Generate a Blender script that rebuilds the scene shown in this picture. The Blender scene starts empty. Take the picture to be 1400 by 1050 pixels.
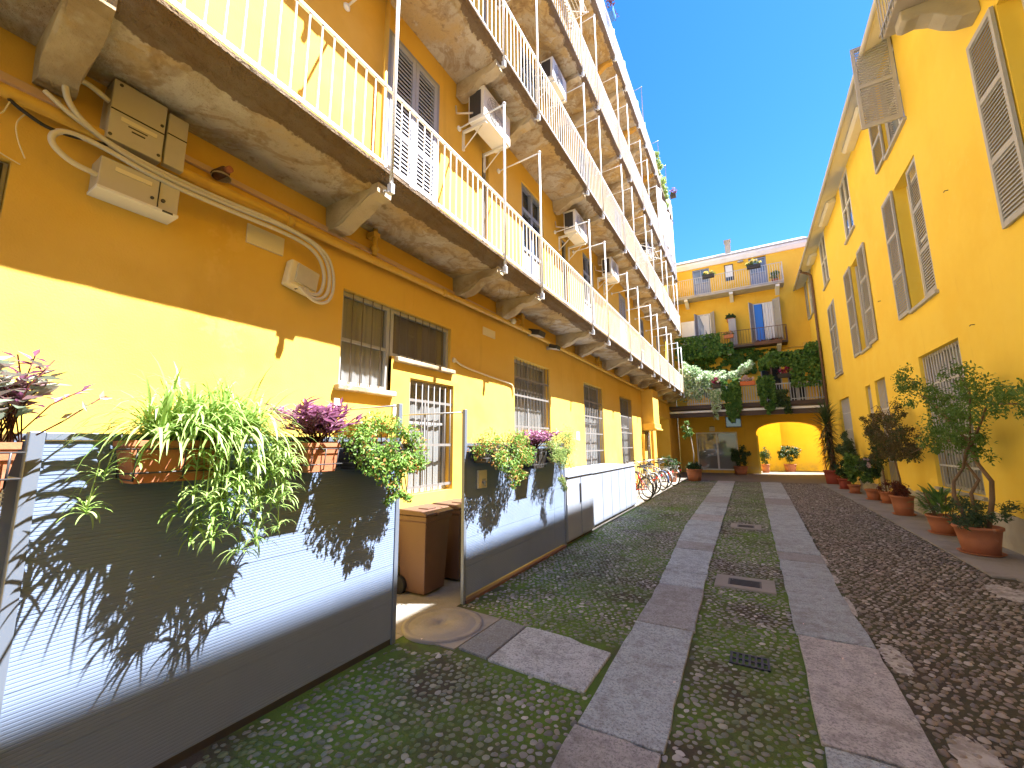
import bpy, math, random
import numpy as np
from mathutils import Vector, Matrix
random.seed(7)
RNG = np.random.default_rng(7)
PI = math.pi
sc = bpy.context.scene
COL = sc.collection

# ------------------------------------------------------------------ materials
def nn(nt, typ, **kw):
    n = nt.nodes.new(typ)
    for k, v in kw.items():
        setattr(n, k, v)
    return n

def rgba(c):
    return (c[0], c[1], c[2], 1.0)

class Mat:
    """small wrapper round a principled material with position based noise"""
    def __init__(self, name, color, rough=0.7, metal=0.0, spec=0.5):
        m = bpy.data.materials.new(name)
        m.use_nodes = True
        self.m = m
        self.nt = m.node_tree
        self.b = self.nt.nodes['Principled BSDF']
        self.b.inputs['Base Color'].default_value = rgba(color)
        self.b.inputs['Roughness'].default_value = rough
        self.b.inputs['Metallic'].default_value = metal
        self.b.inputs['Specular IOR Level'].default_value = spec
        self.color = color
        self.cur = None
        g = nn(self.nt, 'ShaderNodeNewGeometry')
        self.geo = g
        self.pos = g.outputs['Position']
        self.nrm = None
    def noise(self, scale, detail=4, rough=0.6, stretch=None, dist=0.0):
        n = nn(self.nt, 'ShaderNodeTexNoise')
        n.inputs['Scale'].default_value = scale
        n.inputs['Detail'].default_value = detail
        n.inputs['Roughness'].default_value = rough
        n.inputs['Distortion'].default_value = dist
        src = self.pos
        if stretch:
            mp = nn(self.nt, 'ShaderNodeMapping')
            mp.inputs['Scale'].default_value = stretch
            self.nt.links.new(src, mp.inputs['Vector'])
            src = mp.outputs[0]
        self.nt.links.new(src, n.inputs['Vector'])
        return n.outputs['Fac']
    def ramp(self, fac, lo, hi):
        r = nn(self.nt, 'ShaderNodeMapRange')
        r.interpolation_type = 'SMOOTHSTEP'
        r.inputs['From Min'].default_value = lo
        r.inputs['From Max'].default_value = hi
        self.nt.links.new(fac, r.inputs['Value'])
        return r.outputs[0]
    def math(self, op, a, b=None):
        n = nn(self.nt, 'ShaderNodeMath', operation=op)
        for i, v in enumerate((a, b)):
            if v is None: continue
            if isinstance(v, (int, float)):
                n.inputs[i].default_value = v
            else:
                self.nt.links.new(v, n.inputs[i])
        return n.outputs[0]
    def axis(self, k):
        s = nn(self.nt, 'ShaderNodeSeparateXYZ')
        self.nt.links.new(self.pos, s.inputs[0])
        return s.outputs[k]
    def mix(self, fac, color, amount=1.0, blend='MIX'):
        n = nn(self.nt, 'ShaderNodeMix', data_type='RGBA', blend_type=blend)
        f = self.math('MULTIPLY', fac, amount) if amount != 1.0 else fac
        self.nt.links.new(f, n.inputs[0])
        if self.cur is None:
            n.inputs[6].default_value = rgba(self.color)
        else:
            self.nt.links.new(self.cur, n.inputs[6])
        if isinstance(color, (tuple, list)):
            n.inputs[7].default_value = rgba(color)
        else:
            self.nt.links.new(color, n.inputs[7])
        self.cur = n.outputs[2]
        self.nt.links.new(self.cur, self.b.inputs['Base Color'])
        return self
    def spots(self, scale, lo, hi, color, amount=1.0, detail=4, rough=0.6, stretch=None, dist=0.0):
        return self.mix(self.ramp(self.noise(scale, detail, rough, stretch, dist), lo, hi), color, amount)
    def bump(self, scale, dist, detail=4, rough=0.6, stretch=None, strength=1.0):
        b = nn(self.nt, 'ShaderNodeBump')
        b.inputs['Distance'].default_value = dist
        b.inputs['Strength'].default_value = strength
        self.nt.links.new(self.noise(scale, detail, rough, stretch), b.inputs['Height'])
        if self.nrm is not None:
            self.nt.links.new(self.nrm, b.inputs['Normal'])
        self.nrm = b.outputs[0]
        self.nt.links.new(self.nrm, self.b.inputs['Normal'])
        return self
    def attr(self, name='col'):
        a = nn(self.nt, 'ShaderNodeAttribute', attribute_name=name)
        self.cur = a.outputs['Color']
        self.nt.links.new(self.cur, self.b.inputs['Base Color'])
        return self
    def island(self, c1, c2):
        n = nn(self.nt, 'ShaderNodeMix', data_type='RGBA')
        self.nt.links.new(self.geo.outputs['Random Per Island'], n.inputs[0])
        n.inputs[6].default_value = rgba(c1); n.inputs[7].default_value = rgba(c2)
        self.cur = n.outputs[2]
        self.nt.links.new(self.cur, self.b.inputs['Base Color'])
        return self
    def translucent(self, fac=0.35):
        t = nn(self.nt, 'ShaderNodeBsdfTranslucent')
        if self.cur is not None: self.nt.links.new(self.cur, t.inputs['Color'])
        else: t.inputs['Color'].default_value = rgba(self.color)
        mx = nn(self.nt, 'ShaderNodeMixShader')
        mx.inputs[0].default_value = fac
        out = self.nt.nodes['Material Output']
        self.nt.links.new(self.b.outputs[0], mx.inputs[1])
        self.nt.links.new(t.outputs[0], mx.inputs[2])
        self.nt.links.new(mx.outputs[0], out.inputs['Surface'])
        return self

M = {}
def plaster(name, base, dark, pale, dirt):
    m = Mat(name, base, 0.88, spec=0.2)
    m.spots(0.55, 0.42, 0.66, dark, 0.8, 5, 0.62)
    m.spots(1.3, 0.52, 0.75, pale, 0.45, 4, 0.6)
    m.spots(0.9, 0.55, 0.78, dirt, 0.35, 6, 0.7, (1.0, 1.0, 0.22))
    m.spots(14.0, 0.6, 0.8, dirt, 0.16, 3)
    m.spots(3.2, 0.58, 0.72, dirt, 0.30, 6, 0.75, (1.0, 1.0, 0.12))
    m.spots(0.8, 0.60, 0.64, pale, 0.40, 6, 0.75)
    m.mix(m.math('MULTIPLY', m.ramp(m.axis(2), 0.75, 0.15), m.ramp(m.noise(2.5, 6, 0.7), 0.35, 0.65)), (0.42, 0.33, 0.20), 0.6)
    m.bump(2.0, 0.012, 2); m.bump(80.0, 0.0016, 2)
    return m.m
M['plaster_left'] = plaster('ochre_plaster', (0.75, 0.485, 0.100), (0.67, 0.41, 0.07), (0.79, 0.53, 0.14), (0.54, 0.32, 0.07))
M['plaster_right'] = plaster('yellow_plaster', (0.87, 0.635, 0.095), (0.83, 0.575, 0.075), (0.88, 0.67, 0.13), (0.74, 0.49, 0.08))
M['plaster_end'] = plaster('orange_plaster', (0.80, 0.505, 0.065), (0.73, 0.43, 0.05), (0.83, 0.55, 0.09), (0.58, 0.33, 0.05))
m = Mat('grey_render', (0.42, 0.40, 0.36), 0.9); m.spots(1.4, 0.4, 0.7, (0.27, 0.25, 0.22), 0.8, 5); m.spots(5, 0.55, 0.75, (0.5, 0.42, 0.27), 0.5); m.bump(30, 0.006); M['socle'] = m.m
# balcony slab: peeling plaster under, broken dark concrete at the lip
m = Mat('peeling_plaster', (0.49, 0.445, 0.375), 0.95, spec=0.15)
m.spots(1.1, 0.40, 0.62, (0.54, 0.37, 0.14), 0.75, 5, 0.62)
m.spots(1.7, 0.54, 0.66, (0.30, 0.20, 0.11), 0.85, 6, 0.68, None, 0.6)
m.spots(2.6, 0.55, 0.62, (0.60, 0.575, 0.53), 0.65, 5, 0.6, None, 0.4)
m.spots(9.0, 0.58, 0.72, (0.20, 0.14, 0.085), 0.6, 4); m.spots(24, 0.55, 0.7, (0.33, 0.26, 0.17), 0.45, 4)
edge = m.math('ADD', m.axis(0), m.math('MULTIPLY', m.math('SUBTRACT', m.noise(2.6, 5, 0.7), 0.5), 0.34))
edge = m.math('SUBTRACT', edge, m.math('MULTIPLY', m.ramp(m.axis(2), 6.0, 7.0), 0.085))
nz = m.noise(1.25, 5, 0.6, None, 0.8)
ring = m.math('SUBTRACT', 1.0, m.math('MULTIPLY', m.math('ABSOLUTE', m.math('SUBTRACT', nz, 0.52)), 20.0))
m.mix(m.ramp(ring, 0.0, 1.0), (0.27, 0.17, 0.08), 0.5)
m.mix(m.ramp(edge, -2.945, -2.925), (0.15, 0.105, 0.075), 0.85)
m.bump(7, 0.045, 5, 0.7); m.bump(45, 0.014, 4)
M['soffit'] = m.m
m = Mat('weathered_stone', (0.52, 0.45, 0.34), 0.95, spec=0.15)
m.spots(1.9, 0.42, 0.65, (0.30, 0.22, 0.13), 0.8, 5); m.spots(5, 0.55, 0.7, (0.52, 0.48, 0.40), 0.7, 4); m.spots(3, 0.58, 0.72, (0.5, 0.33, 0.10), 0.6)
m.bump(16, 0.02, 5); m.bump(80, 0.006); M['bracket'] = m.m
m = Mat('ochre_stone', (0.58, 0.33, 0.06), 0.95); m.spots(3, 0.45, 0.7, (0.38, 0.21, 0.06), 0.8, 5); m.bump(16, 0.02, 5); M['bracket_ochre'] = m.m
m = Mat('pale_grey_paint', (0.76, 0.80, 0.88), 0.42); m.spots(6, 0.6, 0.75, (0.45, 0.42, 0.40), 0.5); M['rail'] = m.m
m = Mat('galvanised_metal', (0.42, 0.43, 0.45), 0.45, 0.5); m.spots(9, 0.5, 0.7, (0.3, 0.29, 0.28), 0.6); M['galv'] = m.m
m = Mat('dark_iron', (0.055, 0.055, 0.062), 0.5, 0.3); m.spots(12, 0.55, 0.75, (0.10, 0.06, 0.04), 0.5); M['iron'] = m.m
m = Mat('rusty_iron', (0.14, 0.075, 0.055), 0.7, 0.2); m.spots(14, 0.5, 0.75, (0.22, 0.10, 0.05), 0.6); M['rust'] = m.m
m = Mat('white_bar_paint', (0.52, 0.52, 0.53), 0.5); m.spots(10, 0.6, 0.75, (0.4, 0.36, 0.32), 0.5); M['bars'] = m.m
m = Mat('grey_bar_paint', (0.20, 0.19, 0.19), 0.5); m.spots(10, 0.6, 0.75, (0.13, 0.11, 0.10), 0.5); M['greybars'] = m.m
m = Mat('taupe_paint', (0.40, 0.405, 0.42), 0.6); m.spots(3, 0.5, 0.75, (0.33, 0.33, 0.34), 0.6, 5); m.spots(22, 0.62, 0.75, (0.50, 0.48, 0.46), 0.5); M['shutter'] = m.m
m = Mat('grey_shutter_paint', (0.36, 0.36, 0.38), 0.55); m.spots(3, 0.5, 0.75, (0.29, 0.29, 0.31), 0.6, 5); M['shutter_grey'] = m.m
m = Mat('blue_grey_paint', (0.24, 0.28, 0.40), 0.5); m.spots(3, 0.5, 0.75, (0.18, 0.22, 0.33), 0.5); M['shutter_blue'] = m.m
m = Mat('bright_blue_paint', (0.03, 0.20, 0.72), 0.4); M['blue'] = m.m
m = Mat('pale_blue_grey_paint', (0.36, 0.385, 0.48), 0.5); m.spots(3, 0.5, 0.75, (0.30, 0.32, 0.40), 0.5); M['shutter_pale'] = m.m
m = Mat('white_paint', (0.74, 0.74, 0.73), 0.5); m.spots(4, 0.55, 0.8, (0.6, 0.58, 0.54), 0.5); M['white'] = m.m
m = Mat('plaster_white', (0.76, 0.78, 0.82), 0.85); m.spots(2, 0.5, 0.75, (0.64, 0.64, 0.65), 0.6, 5); M['soffit_white'] = m.m
m = Mat('shade_grey_plaster', (0.40, 0.375, 0.37), 0.85); m.spots(2, 0.45, 0.7, (0.31, 0.285, 0.275), 0.7, 5); M['shade_plaster'] = m.m  # greyed plaster, the balcony's shade is put into its colour
m = Mat('curtain_cloth', (0.24, 0.245, 0.26), 0.9); m.spots(3, 0.45, 0.7, (0.15, 0.14, 0.135), 0.8, 3, 0.5, (1, 1, 0.1)); M['curtain'] = m.m
m = Mat('brown_mesh', (0.15, 0.125, 0.11), 0.8); m.spots(5, 0.45, 0.7, (0.09, 0.075, 0.065), 0.7, 3, 0.5, (1, 1, 0.08)); M['screen'] = m.m
m = Mat('dark_room', (0.035, 0.032, 0.03), 0.9); M['dark'] = m.m
m = Mat('beige_plastic', (0.52, 0.48, 0.41), 0.45); m.spots(2.5, 0.5, 0.75, (0.38, 0.34, 0.28), 0.5); M['beige'] = m.m
m = Mat('grey_cable', (0.62, 0.58, 0.52), 0.5); M['cable'] = m.m
m = Mat('cream_label', (0.74, 0.67, 0.50), 0.5); M['label'] = m.m
m = Mat('ochre_pipe_paint', (0.66, 0.42, 0.07), 0.45); m.spots(4, 0.5, 0.75, (0.48, 0.27, 0.05), 0.6, 5); M['pipe'] = m.m
m = Mat('fawn_trunking', (0.62, 0.44, 0.30), 0.5); m.spots(2, 0.5, 0.75, (0.38, 0.24, 0.13), 0.5); M['trunk'] = m.m
m = Mat('brown_downpipe', (0.13, 0.075, 0.055), 0.4); M['downpipe'] = m.m
m = Mat('composite_board', (0.185, 0.245, 0.385), 0.55, spec=0.3); m.spots(1.6, 0.45, 0.7, (0.165, 0.22, 0.345), 0.6, 4); m.spots(30, 0.64, 0.75, (0.26, 0.29, 0.36), 0.4); m.spots(2.2, 0.6, 0.8, (0.16, 0.17, 0.19), 0.35, 6, 0.75, (1, 1, .25)); M['fence'] = m.m
m = Mat('anodised_post', (0.17, 0.205, 0.28), 0.4, 0.3); M['post'] = m.m
m = Mat('grey_cabinet', (0.27, 0.31, 0.40), 0.45); m.spots(2, 0.5, 0.75, (0.24, 0.28, 0.36), 0.5); M['cabinet'] = m.m
m = Mat('brown_bin_plastic', (0.125, 0.066, 0.048), 0.5); m.spots(3, 0.5, 0.75, (0.095, 0.05, 0.038), 0.6, 5); m.bump(60, 0.002); M['bin'] = m.m
m = Mat('black_rubber', (0.018, 0.018, 0.019), 0.7); M['rubber'] = m.m
m = Mat('terracotta', (0.42, 0.155, 0.075), 0.75); m.spots(4, 0.45, 0.72, (0.33, 0.12, 0.06), 0.7, 5); m.spots(9, 0.62, 0.75, (0.52, 0.36, 0.27), 0.4); m.bump(40, 0.002); M['terracotta'] = m.m
m = Mat('red_terracotta', (0.32, 0.065, 0.045), 0.65); m.spots(4, 0.45, 0.72, (0.24, 0.05, 0.035), 0.7, 5); M['redpot'] = m.m
m = Mat('dark_pot', (0.03, 0.028, 0.027), 0.6); M['darkpot'] = m.m
m = Mat('soil', (0.055, 0.038, 0.026), 0.95); m.spots(30, 0.5, 0.7, (0.10, 0.075, 0.05), 0.7); m.bump(40, 0.02); M['soil'] = m.m
m = Mat('bark', (0.17, 0.11, 0.065), 0.9); m.spots(8, 0.45, 0.7, (0.10, 0.065, 0.04), 0.8, 5, 0.6, (1, 1, 0.3)); m.bump(30, 0.01, 5, 0.6, (1, 1, 0.25)); M['bark'] = m.m
m = Mat('dark_wood', (0.075, 0.05, 0.042), 0.7); m.spots(5, 0.45, 0.7, (0.05, 0.032, 0.027), 0.7, 4, 0.6, (0.15, 1, 1)); M['wood'] = m.m
m = Mat('roof_tile', (0.25, 0.11, 0.07), 0.8); m.spots(3, 0.45, 0.7, (0.17, 0.085, 0.06), 0.7); M['roof'] = m.m
m = Mat('chrome', (0.40, 0.41, 0.44), 0.35, 0.8); M['chrome'] = m.m
m = Mat('red_bike_paint', (0.50, 0.02, 0.025), 0.3); M['red'] = m.m
m = Mat('black_bike_paint', (0.02, 0.02, 0.024), 0.3); M['black'] = m.m
m = Mat('silver_bike_paint', (0.45, 0.46, 0.49), 0.3, 0.4); M['silver'] = m.m
m = Mat('blue_bike_paint', (0.05, 0.09, 0.20), 0.3); M['navy'] = m.m
m = Mat('orange_plastic', (0.55, 0.14, 0.04), 0.5); M['orange'] = m.m
m = Mat('lamp_glass', (0.62, 0.62, 0.60), 0.25); M['lens'] = m.m
m = Mat('white_cloth', (0.72, 0.72, 0.74), 0.9); m.bump(4, 0.03); M['cloth'] = m.m
m = Mat('coloured_laundry', (0.55, 0.22, 0.12), 0.9); M['laundry'] = m.m

def glass_mat(name, tint, body):
    m = bpy.data.materials.new(name); m.use_nodes = True
    nt = m.node_tree; nt.nodes.clear()
    out = nn(nt, 'ShaderNodeOutputMaterial')
    t = nn(nt, 'ShaderNodeBsdfTransparent'); t.inputs[0].default_value = rgba(tint)
    g = nn(nt, 'ShaderNodeBsdfGlossy'); g.inputs['Roughness'].default_value = 0.03
    d = nn(nt, 'ShaderNodeBsdfDiffuse'); d.inputs[0].default_value = (0.35, 0.35, 0.34, 1)
    lw = nn(nt, 'ShaderNodeLayerWeight'); lw.inputs[0].default_value = 0.5
    f5 = nn(nt, 'ShaderNodeMath', operation='POWER'); f5.inputs[1].default_value = 5.0
    f = nn(nt, 'ShaderNodeMath', operation='MULTIPLY_ADD'); f.inputs[1].default_value = 0.9; f.inputs[2].default_value = 0.05
    nt.links.new(lw.outputs['Facing'], f5.inputs[0]); nt.links.new(f5.outputs[0], f.inputs[0])
    m1 = nn(nt, 'ShaderNodeMixShader'); m1.inputs[0].default_value = body
    m2 = nn(nt, 'ShaderNodeMixShader')
    nt.links.new(t.outputs[0], m1.inputs[1]); nt.links.new(d.outputs[0], m1.inputs[2])
    nt.links.new(f.outputs[0], m2.inputs[0]); nt.links.new(m1.outputs[0], m2.inputs[1]); nt.links.new(g.outputs[0], m2.inputs[2])
    nt.links.new(m2.outputs[0], out.inputs[0])
    return m
M['glass'] = glass_mat('window_glass', (0.95, 0.96, 0.96), 0.05)
M['frosted'] = glass_mat('dusty_glass', (0.5, 0.5, 0.48), 0.55)
m = Mat('dark_window_glass', (0.03, 0.035, 0.04), 0.04, spec=0.8); M['darkglass'] = m.m
m = Mat('sky_window_glass', (0.16, 0.20, 0.26), 0.05, spec=1.0); M['skyglass'] = m.m

def leafmat(name, c1, c2, tr=0.35, rough=0.45):
    m = Mat(name, c1, rough, spec=0.4); m.island(c1, c2); m.translucent(tr); return m.m
M['leaf_spider'] = leafmat('spider_blade', (0.25, 0.43, 0.09), (0.48, 0.61, 0.23))
M['leaf_shrub'] = leafmat('fresh_shrub_leaf', (0.13, 0.28, 0.05), (0.27, 0.43, 0.09))
M['leaf_orange'] = leafmat('orange_dry_leaf', (0.48, 0.20, 0.05), (0.58, 0.34, 0.14))
M['leaf_purple'] = leafmat('purple_leaf', (0.25, 0.08, 0.19), (0.40, 0.18, 0.31), 0.3)
M['leaf_inch'] = leafmat('silver_green_leaf', (0.34, 0.46, 0.34), (0.36, 0.20, 0.24), 0.3)
M['leaf_light'] = leafmat('pale_fern_leaf', (0.24, 0.38, 0.12), (0.42, 0.50, 0.17))
M['leaf_green'] = leafmat('mid_green_leaf', (0.07, 0.16, 0.035), (0.16, 0.28, 0.065))
M['leaf_dark'] = leafmat('dark_green_leaf', (0.028, 0.065, 0.022), (0.07, 0.125, 0.04), 0.25)
M['leaf_blue'] = leafmat('grey_green_leaf', (0.05, 0.10, 0.05), (0.10, 0.15, 0.07))
M['leaf_bronze'] = leafmat('bronze_leaf', (0.08, 0.08, 0.032), (0.16, 0.12, 0.055))
M['leaf_red'] = leafmat('dark_red_leaf', (0.10, 0.025, 0.02), (0.16, 0.05, 0.03))
M['leaf_ivy'] = leafmat('ivy_leaf', (0.05, 0.14, 0.03), (0.16, 0.31, 0.07), 0.35)
M['leaf_pale'] = leafmat('variegated_leaf', (0.26, 0.46, 0.19), (0.74, 0.80, 0.68), 0.35)
M['leaf_yucca'] = leafmat('yucca_blade', (0.04, 0.085, 0.03), (0.08, 0.12, 0.05), 0.2)
M['leaf_dead'] = leafmat('dry_blade', (0.09, 0.065, 0.04), (0.15, 0.10, 0.06), 0.2)
M['fl_magenta'] = leafmat('magenta_petal', (0.42, 0.02, 0.14), (0.55, 0.05, 0.22))
M['fl_white'] = leafmat('white_petal', (0.65, 0.6, 0.58), (0.72, 0.45, 0.5))
M['fl_yellow'] = leafmat('yellow_petal', (0.62, 0.5, 0.08), (0.7, 0.64, 0.3))

# ------------------------------------------------------------------ mesh builder
def wloc(o):
    v = Vector((0, 0, 0))
    while o is not None:
        v += o.location; o = o.parent
    return v

class MB:
    def __init__(self):
        self.v = []; self.f = []; self.s = []
    def add(self, verts, faces, smooth=False):
        k = len(self.v)
        self.v.extend([tuple(p) for p in verts])
        self.f.extend([tuple(i + k for i in f) for f in faces])
        self.s.extend([smooth] * len(faces))
        return self
    def quad(self, a, b, c, d):
        return self.add([a, b, c, d], [(0, 1, 2, 3)])
    def box(self, x0, x1, y0, y1, z0, z1):
        x0, x1 = min(x0, x1), max(x0, x1); y0, y1 = min(y0, y1), max(y0, y1); z0, z1 = min(z0, z1), max(z0, z1)
        return self.add([(x0, y0, z0), (x1, y0, z0), (x1, y1, z0), (x0, y1, z0), (x0, y0, z1), (x1, y0, z1), (x1, y1, z1), (x0, y1, z1)],
                        [(3, 2, 1, 0), (4, 5, 6, 7), (0, 1, 5, 4), (1, 2, 6, 5), (2, 3, 7, 6), (3, 0, 4, 7)])
    def obox(self, c, ax, ay, az):
        """oriented box: centre and three half-axis vectors"""
        c, ax, ay, az = map(Vector, (c, ax, ay, az))
        pts = [c - ax - ay - az, c + ax - ay - az, c + ax + ay - az, c - ax + ay - az, c - ax - ay + az, c + ax - ay + az, c + ax + ay + az, c - ax + ay + az]
        return self.add(pts, [(3, 2, 1, 0), (4, 5, 6, 7), (0, 1, 5, 4), (1, 2, 6, 5), (2, 3, 7, 6), (3, 0, 4, 7)])
    def cyl(self, p0, p1, r0, r1=None, n=10, caps=True):
        r1 = r0 if r1 is None else r1
        return self.tube([p0, p1], [r0, r1], n, caps)
    def tube(self, pts, r, n=8, caps=True):
        pts = [Vector(p) for p in pts]
        rs = r if isinstance(r, (list, tuple)) else [r] * len(pts)
        k = len(self.v); a = None
        for i, p in enumerate(pts):
            t = (pts[min(i + 1, len(pts) - 1)] - pts[max(i - 1, 0)])
            if t.length < 1e-9: t = Vector((0, 0, 1))
            t.normalize()
            a = t.orthogonal() if a is None else a - t * a.dot(t)
            if a.length < 1e-6: a = t.orthogonal()
            a.normalize(); b = t.cross(a)
            for j in range(n):
                an = 2 * PI * j / n
                self.v.append(tuple(p + (a * math.cos(an) + b * math.sin(an)) * rs[i]))
        for i in range(len(pts) - 1):
            for j in range(n):
                j2 = (j + 1) % n
                self.f.append((k + i * n + j, k + i * n + j2, k + (i + 1) * n + j2, k + (i + 1) * n + j)); self.s.append(True)
        if caps:
            self.f.append(tuple(k + j for j in range(n))[::-1]); self.s.append(False)
            e = k + (len(pts) - 1) * n
            self.f.append(tuple(e + j for j in range(n))); self.s.append(False)
        return self
    def lathe(self, c, prof, n=28, sx=1.0, sy=1.0):
        k = len(self.v)
        for r, z in prof:
            for j in range(n):
                a = 2 * PI * j / n
                self.v.append((c[0] + r * sx * math.cos(a), c[1] + r * sy * math.sin(a), c[2] + z))
        for i in range(len(prof) - 1):
            for j in range(n):
                j2 = (j + 1) % n
                self.f.append((k + i * n + j, k + i * n + j2, k + (i + 1) * n + j2, k + (i + 1) * n + j)); self.s.append(True)
        return self
    def prism(self, prof, fn, a0, a1, smooth=False):
        """prof: 2D polygon; fn(u, v, a) -> point"""
        n = len(prof)
        pts = [fn(u, v, a0) for u, v in prof] + [fn(u, v, a1) for u, v in prof]
        fs = [tuple(range(n))[::-1], tuple(range(n, 2 * n))] + [(i, (i + 1) % n, n + (i + 1) % n, n + i) for i in range(n)]
        return self.add(pts, fs, smooth)
    def torus(self, c, R, r, ax, ay, n=32, k=8):
        c, ax, ay = Vector(c), Vector(ax), Vector(ay); az = ax.cross(ay)
        b = len(self.v)
        for i in range(n):
            a = 2 * PI * i / n; d = ax * math.cos(a) + ay * math.sin(a)
            for j in range(k):
                q = 2 * PI * j / k
                self.v.append(tuple(c + d * (R + r * math.cos(q)) + az * r * math.sin(q)))
        for i in range(n):
            for j in range(k):
                self.f.append((b + i * k + j, b + ((i + 1) % n) * k + j, b + ((i + 1) % n) * k + (j + 1) % k, b + i * k + (j + 1) % k)); self.s.append(True)
        return self
    def blob(self, c, rx, ry, rz, n=14, m=8):
        b = len(self.v)
        for i in range(m + 1):
            t = PI * i / m
            for j in range(n):
                a = 2 * PI * j / n
                self.v.append((c[0] + rx * math.sin(t) * math.cos(a), c[1] + ry * math.sin(t) * math.sin(a), c[2] - rz * math.cos(t)))
        for i in range(m):
            for j in range(n):
                self.f.append((b + i * n + j, b + i * n + (j + 1) % n, b + (i + 1) * n + (j + 1) % n, b + (i + 1) * n + j)); self.s.append(True)
        return self
    def blade(self, p, d, L, w, droop=0.5, seg=5, fold=0.25, side=None):
        """a long arching leaf"""
        p = Vector(p); d = Vector(d).normalized()
        s = d.cross(Vector((0, 0, 1)))
        if s.length < 1e-3: s = Vector((1, 0, 0))
        s.normalize()
        b = len(self.v); q = p.copy(); dd = d.copy()
        for i in range(seg + 1):
            t = i / seg
            ww = w * (0.55 + 0.9 * t) * (1 - t) ** 0.6 * 1.25 if i < seg else 0.0006
            n = s.cross(dd)
            self.v.append(tuple(q - s * ww + n * ww * fold)); self.v.append(tuple(q)); self.v.append(tuple(q + s * ww + n * ww * fold))
            q = q + dd * (L / seg)
            dd = (dd + Vector((0, 0, -droop * (0.4 + t)))).normalized()
        for i in range(seg):
            k = b + 3 * i
            self.f.append((k, k + 1, k + 4, k + 3)); self.f.append((k + 1, k + 2, k + 5, k + 4)); self.s += [True, True]
        return self
    def leaves(self, C, D, N, L, W):
        """numpy bulk leaves: centres, directions, normals, lengths, widths; each a folded rhombus"""
        C = np.asarray(C, float); D = np.asarray(D, float); N = np.asarray(N, float)
        D /= np.linalg.norm(D, axis=1)[:, None] + 1e-9
        S = np.cross(D, N); S /= np.linalg.norm(S, axis=1)[:, None] + 1e-9
        U = np.cross(S, D)
        L = np.broadcast_to(np.asarray(L, float), (len(C),))[:, None]; W = np.broadcast_to(np.asarray(W, float), (len(C),))[:, None]
        a = C - D * L * 0.5; t = C + D * L * 0.5 - U * L * 0.08
        l = C - S * W * 0.5 + U * W * 0.18 - D * L * 0.05; r = C + S * W * 0.5 + U * W * 0.18 - D * L * 0.05
        V = np.stack([a, r, t, l], 1).reshape(-1, 3)
        k = len(self.v)
        self.v.extend(map(tuple, V.tolist()))
        for i in range(len(C)):
            j = k + 4 * i
            self.f.append((j, j + 1, j + 2)); self.f.append((j, j + 2, j + 3))
        self.s += [False] * (2 * len(C))
        return self
    def build(self, name, mat, parent=None, bevel=0.0, origin=None, seg=2):
        if not self.v: return None
        V = np.array(self.v, float)
        base = wloc(parent) if parent is not None else Vector((0, 0, 0))
        lo, hi = V.min(0), V.max(0)
        org = Vector(origin) if origin is not None else Vector(((lo[0] + hi[0]) / 2, (lo[1] + hi[1]) / 2, lo[2]))
        V = V - np.array(org)
        me = bpy.data.meshes.new(name)
        me.from_pydata(V.tolist(), [], self.f)
        me.polygons.foreach_set('use_smooth', self.s)
        me.update()
        o = bpy.data.objects.new(name, me)
        COL.objects.link(o)
        if mat is not None: me.materials.append(M[mat] if isinstance(mat, str) else mat)
        if parent is not None: o.parent = parent
        o.location = org - base
        if bevel:
            b = o.modifiers.new('bevel', 'BEVEL'); b.width = bevel; b.segments = seg; b.limit_method = 'ANGLE'; b.angle_limit = math.radians(40)
        return o

def empty(name, loc, label=None, cat=None, group=None):
    o = bpy.data.objects.new(name, None); o.empty_display_size = 0.2
    COL.objects.link(o); o.location = loc
    if label: tag(o, label, cat, group)
    return o
def tag(o, label=None, cat=None, group=None, kind=None):
    if label: o['label'] = label
    if cat: o['category'] = cat
    if group: o['group'] = group
    if kind: o['kind'] = kind
    return o
def copy_tree(o, parent=None):
    c = o.copy(); COL.objects.link(c)
    if parent is not None: c.parent = parent
    for ch in list(o.children): copy_tree(ch, c)
    return c

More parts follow.
